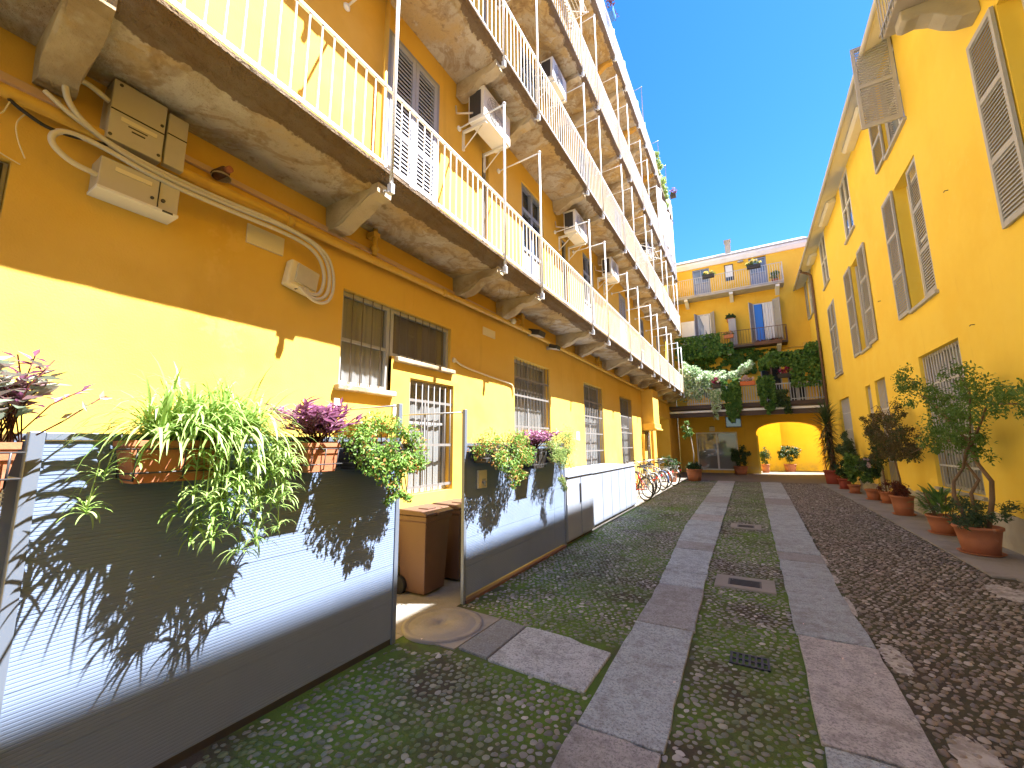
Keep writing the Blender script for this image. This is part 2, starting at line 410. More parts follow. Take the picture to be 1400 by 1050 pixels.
# planes: a runs along the wall, d goes into the wall
def PX(const, sgn):
    return lambda a, z, d=0.0: (const + sgn * d, a, z)
def PY(const, sgn):
    return lambda a, z, d=0.0: (a, const + sgn * d, z)
def pbox(mb, P, a0, a1, z0, z1, d0, d1):
    p, q = P(a0, z0, d0), P(a1, z1, d1)
    return mb.box(p[0], q[0], p[1], q[1], p[2], q[2])
def wall(mb, P, a0, a1, z0, z1, holes, depth=0.2):
    As = sorted({a0, a1, *[h[0] for h in holes], *[h[1] for h in holes]})
    Zs = sorted({z0, z1, *[h[2] for h in holes], *[h[3] for h in holes]})
    inside = lambda a, z: any(h[0] < a < h[1] and h[2] < z < h[3] for h in holes)
    for i in range(len(As) - 1):
        for j in range(len(Zs) - 1):
            if inside((As[i] + As[i + 1]) / 2, (Zs[j] + Zs[j + 1]) / 2): continue
            mb.quad(P(As[i], Zs[j]), P(As[i + 1], Zs[j]), P(As[i + 1], Zs[j + 1]), P(As[i], Zs[j + 1]))
    for h in holes:
        d = h[4] if len(h) > 4 else depth
        b0, b1, c0, c1 = h[:4]
        for (p, q) in (((b0, c0), (b0, c1)), ((b0, c1), (b1, c1)), ((b1, c1), (b1, c0)), ((b1, c0), (b0, c0))):
            am, zm = (p[0] + q[0]) / 2, (p[1] + q[1]) / 2
            e = 1e-3
            oa = am + (e if am == b1 else -e if am == b0 else 0); oz = zm + (e if zm == c1 else -e if zm == c0 else 0)
            if inside(oa, oz): continue
            mb.quad(P(*p), P(*q), P(*q, d), P(*p, d))
        if d > 0: mb.quad(P(b0, c0, d + .25), P(b1, c0, d + .25), P(b1, c1, d + .25), P(b0, c1, d + .25))
    return mb

def frame_mesh(P, a0, a1, z0, z1, d0, d1, w=0.05, vs=(), hs=(), t=0.03):
    mb = MB()
    pbox(mb, P, a0, a0 + w, z0, z1, d0, d1); pbox(mb, P, a1 - w, a1, z0, z1, d0, d1)
    pbox(mb, P, a0 + w, a1 - w, z0, z0 + w, d0 + .002, d1 - .002); pbox(mb, P, a0 + w, a1 - w, z1 - w, z1, d0 + .002, d1 - .002)
    for v in vs: pbox(mb, P, v - t / 2, v + t / 2, z0 + w, z1 - w, d0 + .004, d1 - .004)
    for h in hs: pbox(mb, P, a0 + w, a1 - w, h - t / 2, h + t / 2, d0 + .006, d1 - .006)
    return mb
def sheet(P, a0, a1, z0, z1, d):
    return MB().quad(P(a0, z0, d), P(a1, z0, d), P(a1, z1, d), P(a0, z1, d))
def curtain_mesh(P, a0, a1, z0, z1, d, amp=0.006, pitch=0.13, n=None):
    mb = MB(); n = n or max(8, int((a1 - a0) / pitch * 6)); row = []
    for i in range(n + 1):
        a = a0 + (a1 - a0) * i / n
        ph = 2 * PI * (a - a0) / pitch
        dd = d + amp * math.sin(ph + 0.8 * math.sin(ph * 0.37))
        row.append((a, dd))
    V = [P(a, z0, dd) for a, dd in row] + [P(a, z1, dd) for a, dd in row]
    return mb.add(V, [(i, i + 1, n + 2 + i, n + 1 + i) for i in range(n)], True)
def bars_mesh(P, a0, a1, z0, z1, d, pitch=0.12, r=0.009, hs=()):
    mb = MB(); n = max(2, round((a1 - a0) / pitch))
    for i in range(n + 1):
        a = a0 + (a1 - a0) * i / n
        mb.cyl(P(a, z0, d), P(a, z1, d), r, n=6)
    for h in hs: pbox(mb, P, a0 - .03, a1 + .03, h - .017, h + .017, d - .006, d + .006)
    return mb
def louvre(parent, o, u, n, W, z0, z1, mat, panels=3, thick=0.035, pitch=0.052, name='shutter', solid=False, gap=True):
    """a shutter leaf: o hinge corner (x, y), u unit vector along the leaf, n unit normal"""
    U = Vector((u[0], u[1], 0)); Nn = Vector((n[0], n[1], 0)); O = Vector((o[0], o[1], 0)); Z = Vector((0, 0, 1))
    st = 0.06; mb = MB(); H = z1 - z0
    def bx(a0, a1, c0, c1, t):
        mb.obox(O + U * (a0 + a1) / 2 + Z * (c0 + c1) / 2, U * (a1 - a0) / 2, Nn * t / 2, Z * (c1 - c0) / 2)
    bx(0, st, z0, z1, thick); bx(W - st, W, z0, z1, thick)
    cuts = [z0 + (H - .07) * k / panels for k in range(panels + 1)]
    for c in cuts: bx(st, W - st, c, c + .07, thick - .004)
    fr = mb.build(name, mat, parent)
    sl = MB(); tilt = (Nn * 0.42 - Z * 0.9).normalized(); tn = (Nn * 0.9 + Z * 0.42).normalized()
    for k in range(panels):
        c0, c1 = cuts[k] + .07, cuts[k + 1]
        m = int((c1 - c0) / pitch)
        for i in range(m):
            zc = c0 + (i + .5) * (c1 - c0) / m
            sl.obox(O + U * W / 2 + Z * zc, U * (W / 2 - st), tilt * 0.030, tn * 0.004)
    return fr, sl
def shutter(parent, *a, **k):
    fr, sl = louvre(None if False else parent, *a, **k)
    # slats belong to the same leaf: joined into its mesh data
    mat = a[6]
    me = fr.data; off = fr.location + wloc(parent)
    nv = len(me.vertices)
    V = [tuple(v.co) for v in me.vertices] + [tuple(Vector(p) - off) for p in sl.v]
    F = [tuple(p.vertices) for p in me.polygons] + [tuple(i + nv for i in f) for f in sl.f]
    me.clear_geometry(); me.from_pydata(V, [], F); me.update()
    return fr

# ------------------------------------------------------------------ camera, light, world
XL, XR, XB, XF = -3.6, 3.2, -2.75, -2.68       # left wall, right wall, balcony edge, fence line
cam = bpy.data.cameras.new('camera'); co = bpy.data.objects.new('camera', cam); COL.objects.link(co)
yaw, pitch, roll = math.radians(30.0), math.radians(8.62), math.radians(-0.5)
fwd = Vector((-math.sin(yaw) * math.cos(pitch), math.cos(yaw) * math.cos(pitch), math.sin(pitch)))
rt = Vector((math.cos(yaw), math.sin(yaw), 0)); up = rt.cross(fwd)
r2 = rt * math.cos(roll) + up * math.sin(roll); u2 = up * math.cos(roll) - rt * math.sin(roll)
mw = Matrix.Identity(4)
for i in range(3):
    mw[i][0], mw[i][1], mw[i][2] = r2[i], u2[i], -fwd[i]
mw.translation = Vector((0, 0, 1.6))
co.matrix_world = mw
cam.sensor_width = 36.0; cam.lens = 36.0 * 557 / 1400; cam.clip_start = 0.05; cam.clip_end = 2000
sc.camera = co

SUN = Vector((1.0, 0.52, 1.80)).normalized()
sl = bpy.data.lights.new('sun', 'SUN'); so = bpy.data.objects.new('sun', sl); COL.objects.link(so)
sl.energy = 5.0; sl.angle = math.radians(0.5); sl.color = (1.0, 0.97, 0.91)
so.rotation_euler = SUN.to_track_quat('Z', 'Y').to_euler(); so.location = (20, 10, 40)
w = bpy.data.worlds.new('World'); sc.world = w; w.use_nodes = True
sky = w.node_tree.nodes.new('ShaderNodeTexSky'); sky.sky_type = 'NISHITA'; sky.sun_disc = False
sky.sun_elevation = math.asin(SUN.z); sky.sun_rotation = math.atan2(SUN.x, SUN.y)
sky.altitude = 120; sky.air_density = 1.0; sky.dust_density = 0.1; sky.ozone_density = 5.0
bg = w.node_tree.nodes['Background']; bg.inputs[1].default_value = 0.072
hs = w.node_tree.nodes.new('ShaderNodeHueSaturation'); hs.inputs['Saturation'].default_value = 1.28; hs.inputs['Hue'].default_value = 0.506
w.node_tree.links.new(sky.outputs[0], hs.inputs['Color']); w.node_tree.links.new(hs.outputs[0], bg.inputs[0])
sc.view_settings.view_transform = 'Standard'; sc.view_settings.look = 'None'
sc.view_settings.exposure = 2.45; sc.view_settings.gamma = 1.0

# ------------------------------------------------------------------ ground
def np_noise(x, y, s, seed=0):
    r = np.random.default_rng(seed); n = 64; g = r.random((n, n))
    X, Y = x * s, y * s; i = np.floor(X).astype(int); j = np.floor(Y).astype(int)
    u, v = X - i, Y - j; u = u * u * (3 - 2 * u); v = v * v * (3 - 2 * v)
    G = lambda a, b: g[a % n, b % n]
    return (G(i, j) * (1 - u) + G(i + 1, j) * u) * (1 - v) + (G(i, j + 1) * (1 - u) + G(i + 1, j + 1) * u) * v
def fbm(x, y, s, seed=0):
    return (np_noise(x, y, s, seed) * .5 + np_noise(x, y, s * 2.1, seed + 1) * .28 + np_noise(x, y, s * 4.3, seed + 2) * .22)

m = Mat('mossy_mortar', (0.085, 0.072, 0.058), 0.95, spec=0.15)
m.spots(2.0, 0.40, 0.62, (0.075, 0.062, 0.05), 0.8, 5)
side = m.ramp(m.axis(0), 0.9, 0.3)
moss = m.math('MULTIPLY', m.ramp(m.noise(0.9, 6, 0.68), 0.36, 0.60), m.math('ADD', m.math('MULTIPLY', side, 0.85), 0.12))
m.mix(moss, (0.115, 0.205, 0.035), 0.95)
m.spots(7, 0.56, 0.7, (0.16, 0.145, 0.115), 0.5, 5)
m.bump(14, 0.02, 5); m.bump(70, 0.014, 4)
M['mortar'] = m.m
m = Mat('pebble', (0.2, 0.2, 0.2), 0.46, spec=0.4); m.attr('col'); m.bump(90, 0.002); M['pebble'] = m.m
m = Mat('granite', (0.3, 0.3, 0.3), 0.72, spec=0.35); m.attr('col')
m.spots(60, 0.50, 0.60, (0.09, 0.09, 0.10), 0.6, 3, .8); m.spots(75, 0.56, 0.64, (0.52, 0.51, 0.5), 0.5, 3, .8); m.spots(9, 0.45, 0.65, (0.16, 0.155, 0.16), 0.45, 5, .7)
m.spots(1.7, 0.48, 0.72, (0.15, 0.14, 0.12), 0.6, 6, 0.75); m.spots(22, 0.52, 0.66, (0.13, 0.13, 0.135), 0.5, 5, 0.75); m.bump(120, 0.003, 2); m.bump(4, 0.02, 4)
M['granite'] = m.m
m = Mat('worn_concrete', (0.27, 0.255, 0.235), 0.9); m.spots(1.5, 0.42, 0.7, (0.17, 0.155, 0.135), 0.8, 6, 0.68); m.spots(40, 0.6, 0.7, (0.36, 0.34, 0.32), 0.5); m.bump(50, 0.005); M['concrete'] = m.m
m = Mat('brown_stone_floor', (0.17, 0.145, 0.12), 0.8); m.spots(1.2, 0.42, 0.7, (0.15, 0.12, 0.10), 0.7, 5); m.bump(30, 0.004); M['floor'] = m.m
m = Mat('pale_cement', (0.44, 0.43, 0.41), 0.9); m.spots(8, 0.42, 0.60, (0.24, 0.22, 0.20), 0.85, 6, .75); m.bump(40, 0.006); M['cement'] = m.m

def strip(name, mat, pts, z, kind='structure'):
    mb = MB(); mb.add([(x, y, z) for x, y in pts], [tuple(range(len(pts)))])
    return tag(mb.build(name, mat), kind=kind)
strip('ground', 'mortar', [(-150, -150), (150, -150), (150, 150), (-150, 150)], 0.0)
PAVX = lambda y: 2.36 if y < 14 else 2.36 - 0.02 * (y - 14)
mb = MB()
ys = [-10, 0, 3, 5.2, 7.3, 9.4, 11.0, 13.2, 15.1, 17.2, 20.2]
for i in range(len(ys) - 1):
    x0, x1 = (2.55 if ys[i] < 7 else PAVX(ys[i])), (2.55 if ys[i + 1] <= 7.3 else PAVX(ys[i + 1]))
    mb.prism([(x0, ys[i] + .006), (XR - .002, ys[i] + .006), (XR - .002, ys[i + 1] - .006), (x1, ys[i + 1] - .006)], lambda u, v, a: (u, v, a), -.05, .022 + .003 * (i % 2))
tag(mb.build('pavement', 'concrete', bevel=.006), kind='structure')
strip('pavement', 'floor', [(XL, 20.2), (XR, 20.2), (XR, 25.8), (XL, 25.8)], 0.012)
strip('pavement', 'floor', [(0.0, 25.8), (30, 25.8), (30, 45), (0.0, 45)], 0.008)
strip('pavement', 'concrete', [(XL, -8), (XF - .02, -8), (XF - .02, 20.2), (XL, 20.2)], 0.006)

LJ = [-3, -1.6, -0.3, 1.15, 2.44, 4.02, 5.18, 5.75, 6.3, 7.0, 7.55, 8.6, 9.7, 10.6, 11.9, 12.8, 14.2, 15.3, 16.7, 18.0, 19.2, 20.2]
RJ = [-3, -1.4, 0.1, 1.5, 2.92, 4.39, 6.2, 7.0, 7.5, 8.9, 9.6, 10.9, 12.1, 13.0, 14.4, 15.9, 17.1, 18.5, 20.2]
lx = lambda y: (np.interp(y, [2, 5, 9, 20], [-1.0, -1.04, -1.25, -1.36]), np.interp(y, [2, 4, 6.4, 20], [-.52, -.545, -.61, -.70]))
rx = lambda y: (np.interp(y, [2, 20], [.20, .23]), np.interp(y, [3, 4.4, 5.3, 10, 20], [.70, .72, .70, .79, .95]))
TINT = [(.38, .45, .50), (.41, .405, .415), (.29, .305, .325), (.46, .50, .54), (.20, .22, .24)]
def slabs(name, J, fx, tints):
    mb = MB(); cols = []
    for i in range(len(J) - 1):
        y0, y1 = J[i] + .008 + random.uniform(0, .008), J[i + 1] - .008
        n = 7; P = []
        jit = lambda: random.uniform(-.009, .009)
        a = fx(y0); b = fx(y1)
        for k in range(n + 1): t = k / n; y = y0 + (y1 - y0) * t; P.append((fx(y)[0] + jit(), y))
        for k in range(1, 5): t = k / 5; P.append((b[0] + (b[1] - b[0]) * t, y1 + jit()))
        for k in range(n + 1): t = 1 - k / n; y = y0 + (y1 - y0) * t; P.append((fx(y)[1] + jit(), y))
        for k in range(1, 5): t = 1 - k / 5; P.append((a[0] + (a[1] - a[0]) * t, y0 + jit()))
        h = .014 + random.uniform(0, .007); k0 = len(mb.v)
        sx, sy = random.uniform(-.004, .004), random.uniform(-.004, .004)
        mb.prism(P, lambda u, v, q: (u, v, q + (sx * (u - a[0]) + sy * (v - y0) if q > 0 else 0)), -.04, h)
        c = TINT[tints[i % len(tints)]]; f = random.uniform(.88, 1.12)
        cols += [(c[0] * f, c[1] * f, c[2] * f, 1)] * (len(mb.v) - k0)
    o = mb.build(name, 'granite')
    at = o.data.color_attributes.new('col', 'FLOAT_COLOR', 'POINT'); at.data.foreach_set('color', np.array(cols, np.float32).ravel())
    b = o.modifiers.new('bevel', 'BEVEL'); b.width = .007; b.segments = 2; b.limit_method = 'ANGLE'
    return tag(o, kind='structure')
slabs('path', LJ, lx, [1, 1, 1, 1, 0, 2, 0, 0, 0, 2, 0, 0, 1, 0, 0, 2, 0, 0, 0, 0])
slabs('path', RJ, rx, [0, 0, 0, 0, 1, 0, 0, 2, 0, 0, 0, 0, 0, 2, 0])
mb = MB(); cols = []
for P, t in (([(-2.15, 2.83), (-1.86, 2.80), (-1.86, 3.42), (-2.13, 3.47)], 4), ([(-1.845, 2.79), (-1.5, 2.77), (-1.07, 2.75), (-1.06, 3.33), (-1.3, 3.36), (-1.42, 3.41), (-1.7, 3.43), (-1.845, 3.42)], 3)):
    k0 = len(mb.v); mb.prism(P, lambda u, v, q: (u, v, q), -.04, .02); cols += [(*TINT[t], 1)] * (len(mb.v) - k0)
o = mb.build('path', 'granite'); at = o.data.color_attributes.new('col', 'FLOAT_COLOR', 'POINT'); at.data.foreach_set('color', np.array(cols, np.float32).ravel())
tag(o, kind='structure'); b = o.modifiers.new('bevel', 'BEVEL'); b.width = .007; b.limit_method = 'ANGLE'
# pale cement patches along the right track and by the pavement
def patch(cx, cy, sx, sy, n=22, seed=0):
    r = random.Random(seed)
    return [(cx + sx * math.cos(2 * PI * i / n) * r.uniform(.82, 1.12), cy + sy * math.sin(2 * PI * i / n) * r.uniform(.86, 1.08)) for i in range(n)]
for i, a in enumerate([(.80, 4.28, .075, .26), (.87, 3.05, .11, .36), (.73, 7.3, .05, .35), (.73, 6.35, .045, .20), (2.25, 6.6, .16, .34), (.72, 5.4, .03, .3), (.83, 2.2, .12, .2)]):
    strip('path_repair', 'cement', patch(*a, n=46, seed=i), 0.0055 + i * .0005)

def pebbles(name, fx0, fx1, y0, y1, sp, pal, moss, hscale, label, big=1.0, skip=None, seed=1):
    r = np.random.default_rng(seed)
    X, Y = np.meshgrid(np.arange(-3.0, 3.0, sp), np.arange(y0, y1, sp * .95))
    X[1::2] += sp / 2
    X = (X + r.uniform(-.24, .24, X.shape) * sp).ravel(); Y = (Y + r.uniform(-.24, .24, Y.shape) * sp).ravel()
    ok = (X > fx0(Y) + .012) & (X < fx1(Y) - .012)
    if skip is not None: ok &= ~skip(X, Y)
    X, Y = X[ok], Y[ok]; n = len(X)
    ms = fbm(X, Y, 1.1, 5)
    ok = r.random(n) > (ms - .56) * 2.0 * moss
    X, Y, ms = X[ok], Y[ok], ms[ok]; n = len(X)
    a = r.uniform(.30, .60, n) * sp * big; b = a * r.uniform(.62, .95, n); h = a * r.uniform(.42, .75, n) * hscale
    th = r.normal(.9, .7, n); sunk = r.uniform(.2, .62, n) * h
    K, RI = 9, 3
    ring = []
    for i in range(RI):
        ph = (i / RI) * PI / 2 - .12
        for j in range(K): ring.append((math.cos(ph) * math.cos(2 * PI * j / K), math.cos(ph) * math.sin(2 * PI * j / K), math.sin(ph)))
    ring.append((0, 0, 1)); ring = np.array(ring); nv = len(ring)
    jit = 1 + r.uniform(-.13, .13, (n, nv, 1))
    L = ring[None] * jit * np.stack([a, b, h], 1)[:, None, :]
    c, s = np.cos(th)[:, None], np.sin(th)[:, None]
    tx, ty = r.normal(0, .14, (n, 1)), r.normal(0, .14, (n, 1))
    V = np.stack([X[:, None] + L[..., 0] * c - L[..., 1] * s, Y[:, None] + L[..., 0] * s + L[..., 1] * c, L[..., 2] - sunk[:, None] + L[..., 0] * tx + L[..., 1] * ty], -1)
    F = []
    for i in range(RI - 1):
        for j in range(K): F.append((i * K + j, i * K + (j + 1) % K, (i + 1) * K + (j + 1) % K, (i + 1) * K + j))
    q = np.array(F); t = np.array([((RI - 1) * K + j, (RI - 1) * K + (j + 1) % K, nv - 1) for j in range(K)])
    off = (np.arange(n) * nv)[:, None, None]
    Q = (q[None] + off).reshape(-1, 4); T = (t[None] + off).reshape(-1, 3)
    me = bpy.data.meshes.new(name)
    me.vertices.add(n * nv); me.vertices.foreach_set('co', V.reshape(-1).astype(np.float32))
    me.loops.add(Q.size + T.size); me.loops.foreach_set('vertex_index', np.concatenate([Q.ravel(), T.ravel()]).astype(np.int32))
    st = np.concatenate([np.arange(len(Q)) * 4, Q.size + np.arange(len(T)) * 3]).astype(np.int32)
    me.polygons.add(len(Q) + len(T)); me.polygons.foreach_set('loop_start', st)
    me.polygons.foreach_set('use_smooth', np.ones(len(st), bool))
    me.update(calc_edges=True); me.validate()
    pal = np.array(pal); ci = r.integers(0, len(pal), n)
    C = pal[ci] * r.uniform(.85, 1.35, (n, 1))
    mo = np.clip((fbm(X, Y, 1.7, 9) - .36) * 3.2, 0, 1)[:, None] * moss * r.uniform(.2, 1, (n, 1))
    C = C * (1 - mo) + np.array([.09, .14, .04]) * mo
    C4 = np.concatenate([C, np.ones((n, 1))], 1)
    at = me.color_attributes.new('col', 'FLOAT_COLOR', 'POINT'); at.data.foreach_set('color', np.repeat(C4, nv, 0).astype(np.float32).ravel())
    o = bpy.data.objects.new(name, me); COL.objects.link(o); me.materials.append(M['pebble'])
    return tag(o, label, 'cobblestones', kind='stuff')
GREY = [(.19, .19, .18), (.22, .22, .225), (.15, .145, .13), (.25, .245, .24), (.175, .165, .14), (.20, .18, .16), (.13, .13, .14), (.21, .21, .2), (.17, .17, .165), (.38, .37, .36)]
BROWN = [(.19, .155, .13), (.22, .185, .16), (.14, .115, .10), (.17, .15, .14), (.24, .21, .185), (.125, .105, .095), (.31, .285, .27)]
skipL = lambda X, Y: ((X > -2.17) & (Y > 2.76) & (Y < 3.46)) | ((X + 2.54) ** 2 + (Y - 3.11) ** 2 < .22) | ((X < -2.1) & (Y > 2.78) & (Y < 3.5))
pebbles('cobblestones', lambda y: XF + .02 + 0 * y, lambda y: np.interp(y, [2, 5, 9, 20], [-1.0, -1.04, -1.25, -1.36]), -1.5, 20.2, .054, GREY, 1.0, .70, 'mossy grey river cobbles between the grey fence and the stone track', skip=skipL, seed=3)
skipC = lambda X, Y: ((abs(X + .19) < .31) & (abs(Y - 5.65) < .24)) | ((abs(X + .14) < .14) & (abs(Y - 3.73) < .10)) | ((abs(X + .21) < .27) & (abs(Y - 9.4) < .27))
pebbles('cobblestones', lambda y: np.interp(y, [2, 4, 6.4, 20], [-.52, -.545, -.61, -.70]), lambda y: np.interp(y, [2, 20], [.20, .23]), -1.5, 20.2, .055, GREY, .85, .50, 'worn flat cobbles filled with moss between the two stone tracks', skip=skipC, seed=4)
pebbles('cobblestones', lambda y: np.interp(y, [3, 4.4, 5.3, 10, 20], [.70, .72, .70, .79, .95]), lambda y: np.where(y < 7.2, 2.55, 2.36), -1.5, 20.2, .058, BROWN, .18, 1.05, 'raised brown cobbles in dark mortar on the right side of the courtyard', seed=5)
# small pale petals and bits fallen on the stones
C = np.stack([RNG.uniform(-2.5, 2.2, 130), RNG.uniform(1.5, 14, 130), np.full(130, .034)], 1)
mb = MB(); mb.leaves(C, RNG.normal(0, 1, (130, 3)) * [1, 1, .15], np.tile([0, 0, 1.0], (130, 1)), RNG.uniform(.012, .03, 130), RNG.uniform(.008, .02, 130))
tag(mb.build('fallen_petals', 'fl_white'), 'tiny pale petals scattered over the cobbles', 'petals', kind='stuff')

# drains and manhole
t = empty('drain_grate', (-.14, 3.73, 0), 'small rusty black iron grate set straight into mossy cobbles', 'drain grate', 'drain grates along the courtyard')
mb = MB(); mb.box(-.27, -.01, 3.63, 3.83, -.06, -.045); mb.build('pit', 'dark', t)
mb = MB()
for i in range(7): mb.box(-.265 + i * .04, -.25 + i * .04, 3.635, 3.825, -.03, .012)
for y in (3.635, 3.722, 3.81): mb.box(-.27, -.01, y, y + .015, -.028, .010)
mb.build('grate', 'iron', t)
for (cx, cy, w2, h2, lab) in ((-.19, 5.65, .30, .235, 'iron slotted grate in a wide pale stone frame, nearer of the two framed'), (-.21, 9.4, .26, .26, 'iron slotted grate in a pale stone frame, farther along the tracks')):
    t = empty('drain_grate', (cx, cy, 0), lab, 'drain grate', 'drain grates along the courtyard')
    iw, ih = w2 * .56, h2 * .56
    mb = MB()
    mb.box(cx - w2, cx - iw, cy - h2, cy + h2, -.03, .016); mb.box(cx + iw, cx + w2, cy - h2, cy + h2, -.03, .016)
    mb.box(cx - iw, cx + iw, cy - h2, cy - ih, -.03, .0157); mb.box(cx - iw, cx + iw, cy + ih, cy + h2, -.03, .0157)
    mb.build('stone_frame', 'concrete', t)
    mb = MB(); mb.box(cx - iw, cx + iw, cy - ih, cy + ih, -.05, .003); mb.build('pit', 'dark', t)
    mb = MB(); n = 6
    for i in range(n): y = cy - ih + (i + .5) * 2 * ih / n; mb.box(cx - iw + .02, cx + iw - .02, y - .012, y + .008, -.01, .013)
    mb.box(cx - iw, cx - iw + .02, cy - ih, cy + ih, -.01, .014); mb.box(cx + iw - .02, cx + iw, cy - ih, cy + ih, -.01, .014)
    mb.build('grate', 'iron', t)
t = empty('manhole_cover', (-2.5, 3.11, 0), 'round worn concrete manhole cover beside the fence opening', 'manhole cover')
mb = MB(); mb.prism([(-2.96, 2.78), (-2.17, 2.80), (-2.15, 3.47), (-2.96, 3.52)], lambda u, v, q: (u, v, q), -.03, .010); mb.build('surround', 'concrete', t)
mb = MB(); mb.lathe((-2.54, 3.11, 0), [(.36, .0), (.36, .022), (.33, .026), (.31, .017), (.29, .017), (.275, .025), (.05, .030), (.045, .018), (0, .018)], 40); mb.build('lid', 'concrete', t)

# ------------------------------------------------------------------ left building
YN, YE = -9.0, 25.78
LB = empty('apartment_building', (XL, 10, 0), 'long ochre gallery apartment block with tiers of railed balconies on the left', 'building')
PL = PX(XL, -1)
NEAR = (-1.2, .41, 1.9, 3.27)
G1A, G1B, D0 = (2.68, 3.385, 2.24, 3.27), (3.385, 4.49, 2.67, 3.27), (3.70, 4.57, 1.02, 2.45)
GR = [(6.32, 7.85, 1.76, 3.22), (9.92, 11.47, .5, 3.22), (13.3, 14.86, .5, 3.2), (16.75, 17.75, .6, 2.15)]
LV = [(4.23, 6.95), (7.52, 10.25), (10.65, 13.35), (14.10, 16.3)]
DOORS = [(3.12, 4.13, 's'), (5.27, 5.48, 'n'), (6.69, 7.68, 'd'), (8.72, 9.12, 'n'), (10.22, 11.12, 'd'), (13.84, 14.68, 's'), (16.8, 17.75, 'd'), (18.9, 19.25, 'n'), (20.5, 21.35, 's')]
holes = [(18.75, 22.7, -.01, 2.9, 1.3), (*NEAR, .12), (*G1A, .14), (*G1B, .14), (*D0, .2)] + [(*g, .2) for g in GR]
for z0, z1 in LV:
    for a0, a1, k in DOORS:
        zz = z0 + (.75 if k == 'n' else 0)
        holes.append((a0, a1, zz, z1 - (.25 if k == 'n' else 0), .16))
mb = MB(); wall(mb, PL, YN, YE, 0, 16.6, holes)
mb.quad((XL - 9, YN, 0), (XL, YN, 0), (XL, YN, 16.6), (XL - 9, YN, 16.6)); mb.quad((XL - 9, YE, 0), (XL, YE, 0), (XL, YE, 16.6), (XL - 9, YE, 16.6))
mb.quad((XL - 9, YN, 0), (XL - 9, YE, 0), (XL - 9, YE, 16.6), (XL - 9, YN, 16.6))
mb.build('wall', 'plaster_left', LB)
mb = MB(); mb.prism([(XL + .05, 16.6), (XL + .05, 16.68), (XL - 4.5, 18.6), (XL - 9.2, 16.68), (XL - 9.2, 16.6)], lambda u, v, a: (u, a, v), YN - .1, YE + .1); mb.build('roof', 'roof', LB)

def grille_window(P, g, d, parent, hs, curtain='curtain', pitch=.125, sill=True, upper=None, bars=True, bm='greybars'):
    a0, a1, z0, z1 = g
    f = frame_mesh(P, a0 + .004, a1 - .004, z0 + .004, z1 - .004, d - .075, d - .045, .05, vs=((a0 + a1) / 2,), hs=(z0 + (z1 - z0) * .62,)).build('window', 'shutter_grey', parent)
    sheet(P, a0 + .05, a1 - .05, z0 + .05, z1 - .05, d - .055).build('pane', 'glass', f)
    curtain_mesh(P, a0 + .006, a1 - .006, z0 + .006, z1 - .006, d - .025).build('curtain', curtain, f)
    if bars: bars_mesh(P, a0 + .03, a1 - .03, z0 + .02, z1 - .02, .035, pitch, .008, hs).build('bars', bm, f)
    if sill:
        mb = MB(); pbox(mb, P, a0 - .05, a1 + .05, z0 - .06, z0 - .002, -.05, .03); mb.build('sill', 'socle', f)
    return f
grille_window(PL, NEAR, .12, LB, (2.6,), 'screen', bm='iron')
f = frame_mesh(PL, G1A[0] + .004, G1A[1] - .004, G1A[2] + .004, G1A[3] - .004, .05, .10, .045, hs=(2.74,)).build('window', 'shutter', LB)
sheet(PL, G1A[0] + .04, G1A[1] - .04, 2.28, 3.23, .085).build('pane', 'glass', f)
curtain_mesh(PL, G1A[0] + .03, G1A[1] - .03, 2.27, 3.25, .125, .006, .13).build('curtain', 'curtain', f)
mb = MB()
for k in range(1, 5): mb.cyl(PL(2.70 + .135 * k, 2.26, .035), PL(2.70 + .135 * k, 3.26, .035), .006, n=6)
mb.build('bars', 'screen', f)
mb = MB(); pbox(mb, PL, 2.63, 3.42, 2.175, 2.238, -.07, .03); mb.build('sill', 'bracket', f, bevel=.012)
f = frame_mesh(PL, G1B[0] + .012, G1B[1] - .004, G1B[2] + .004, G1B[3] - .004, .05, .10, .045).build('window', 'shutter', LB)
sheet(PL, G1B[0] + .04, G1B[1] - .04, 2.71, 3.23, .085).build('pane', 'glass', f)
curtain_mesh(PL, G1B[0] + .03, G1B[1] - .03, 2.69, 3.25, .14, .007, .15).build('curtain', 'screen', f)
mb = MB()
for k in range(1, 8): mb.cyl(PL(3.40 + .135 * k, 2.69, .035), PL(3.40 + .135 * k, 3.26, .035), .006, n=6)
mb.build('bars', 'screen', f)
mb = MB(); pbox(mb, PL, 3.43, 4.54, 2.61, 2.668, -.06, .03); mb.build('sill', 'bracket', f, bevel=.012)
grille_window(PL, D0, .2, LB, (1.10, 1.62, 2.18), pitch=.12, sill=False)
for i, g in enumerate(GR):
    a = [(1.95, 2.52, 2.86), (1.0, 1.45, 1.9, 2.35, 2.75), (1.0, 1.5, 2.0, 2.55), (1.0, 1.55)][i]
    grille_window(PL, g, .2, LB, a, pitch=.13, sill=(i == 0))
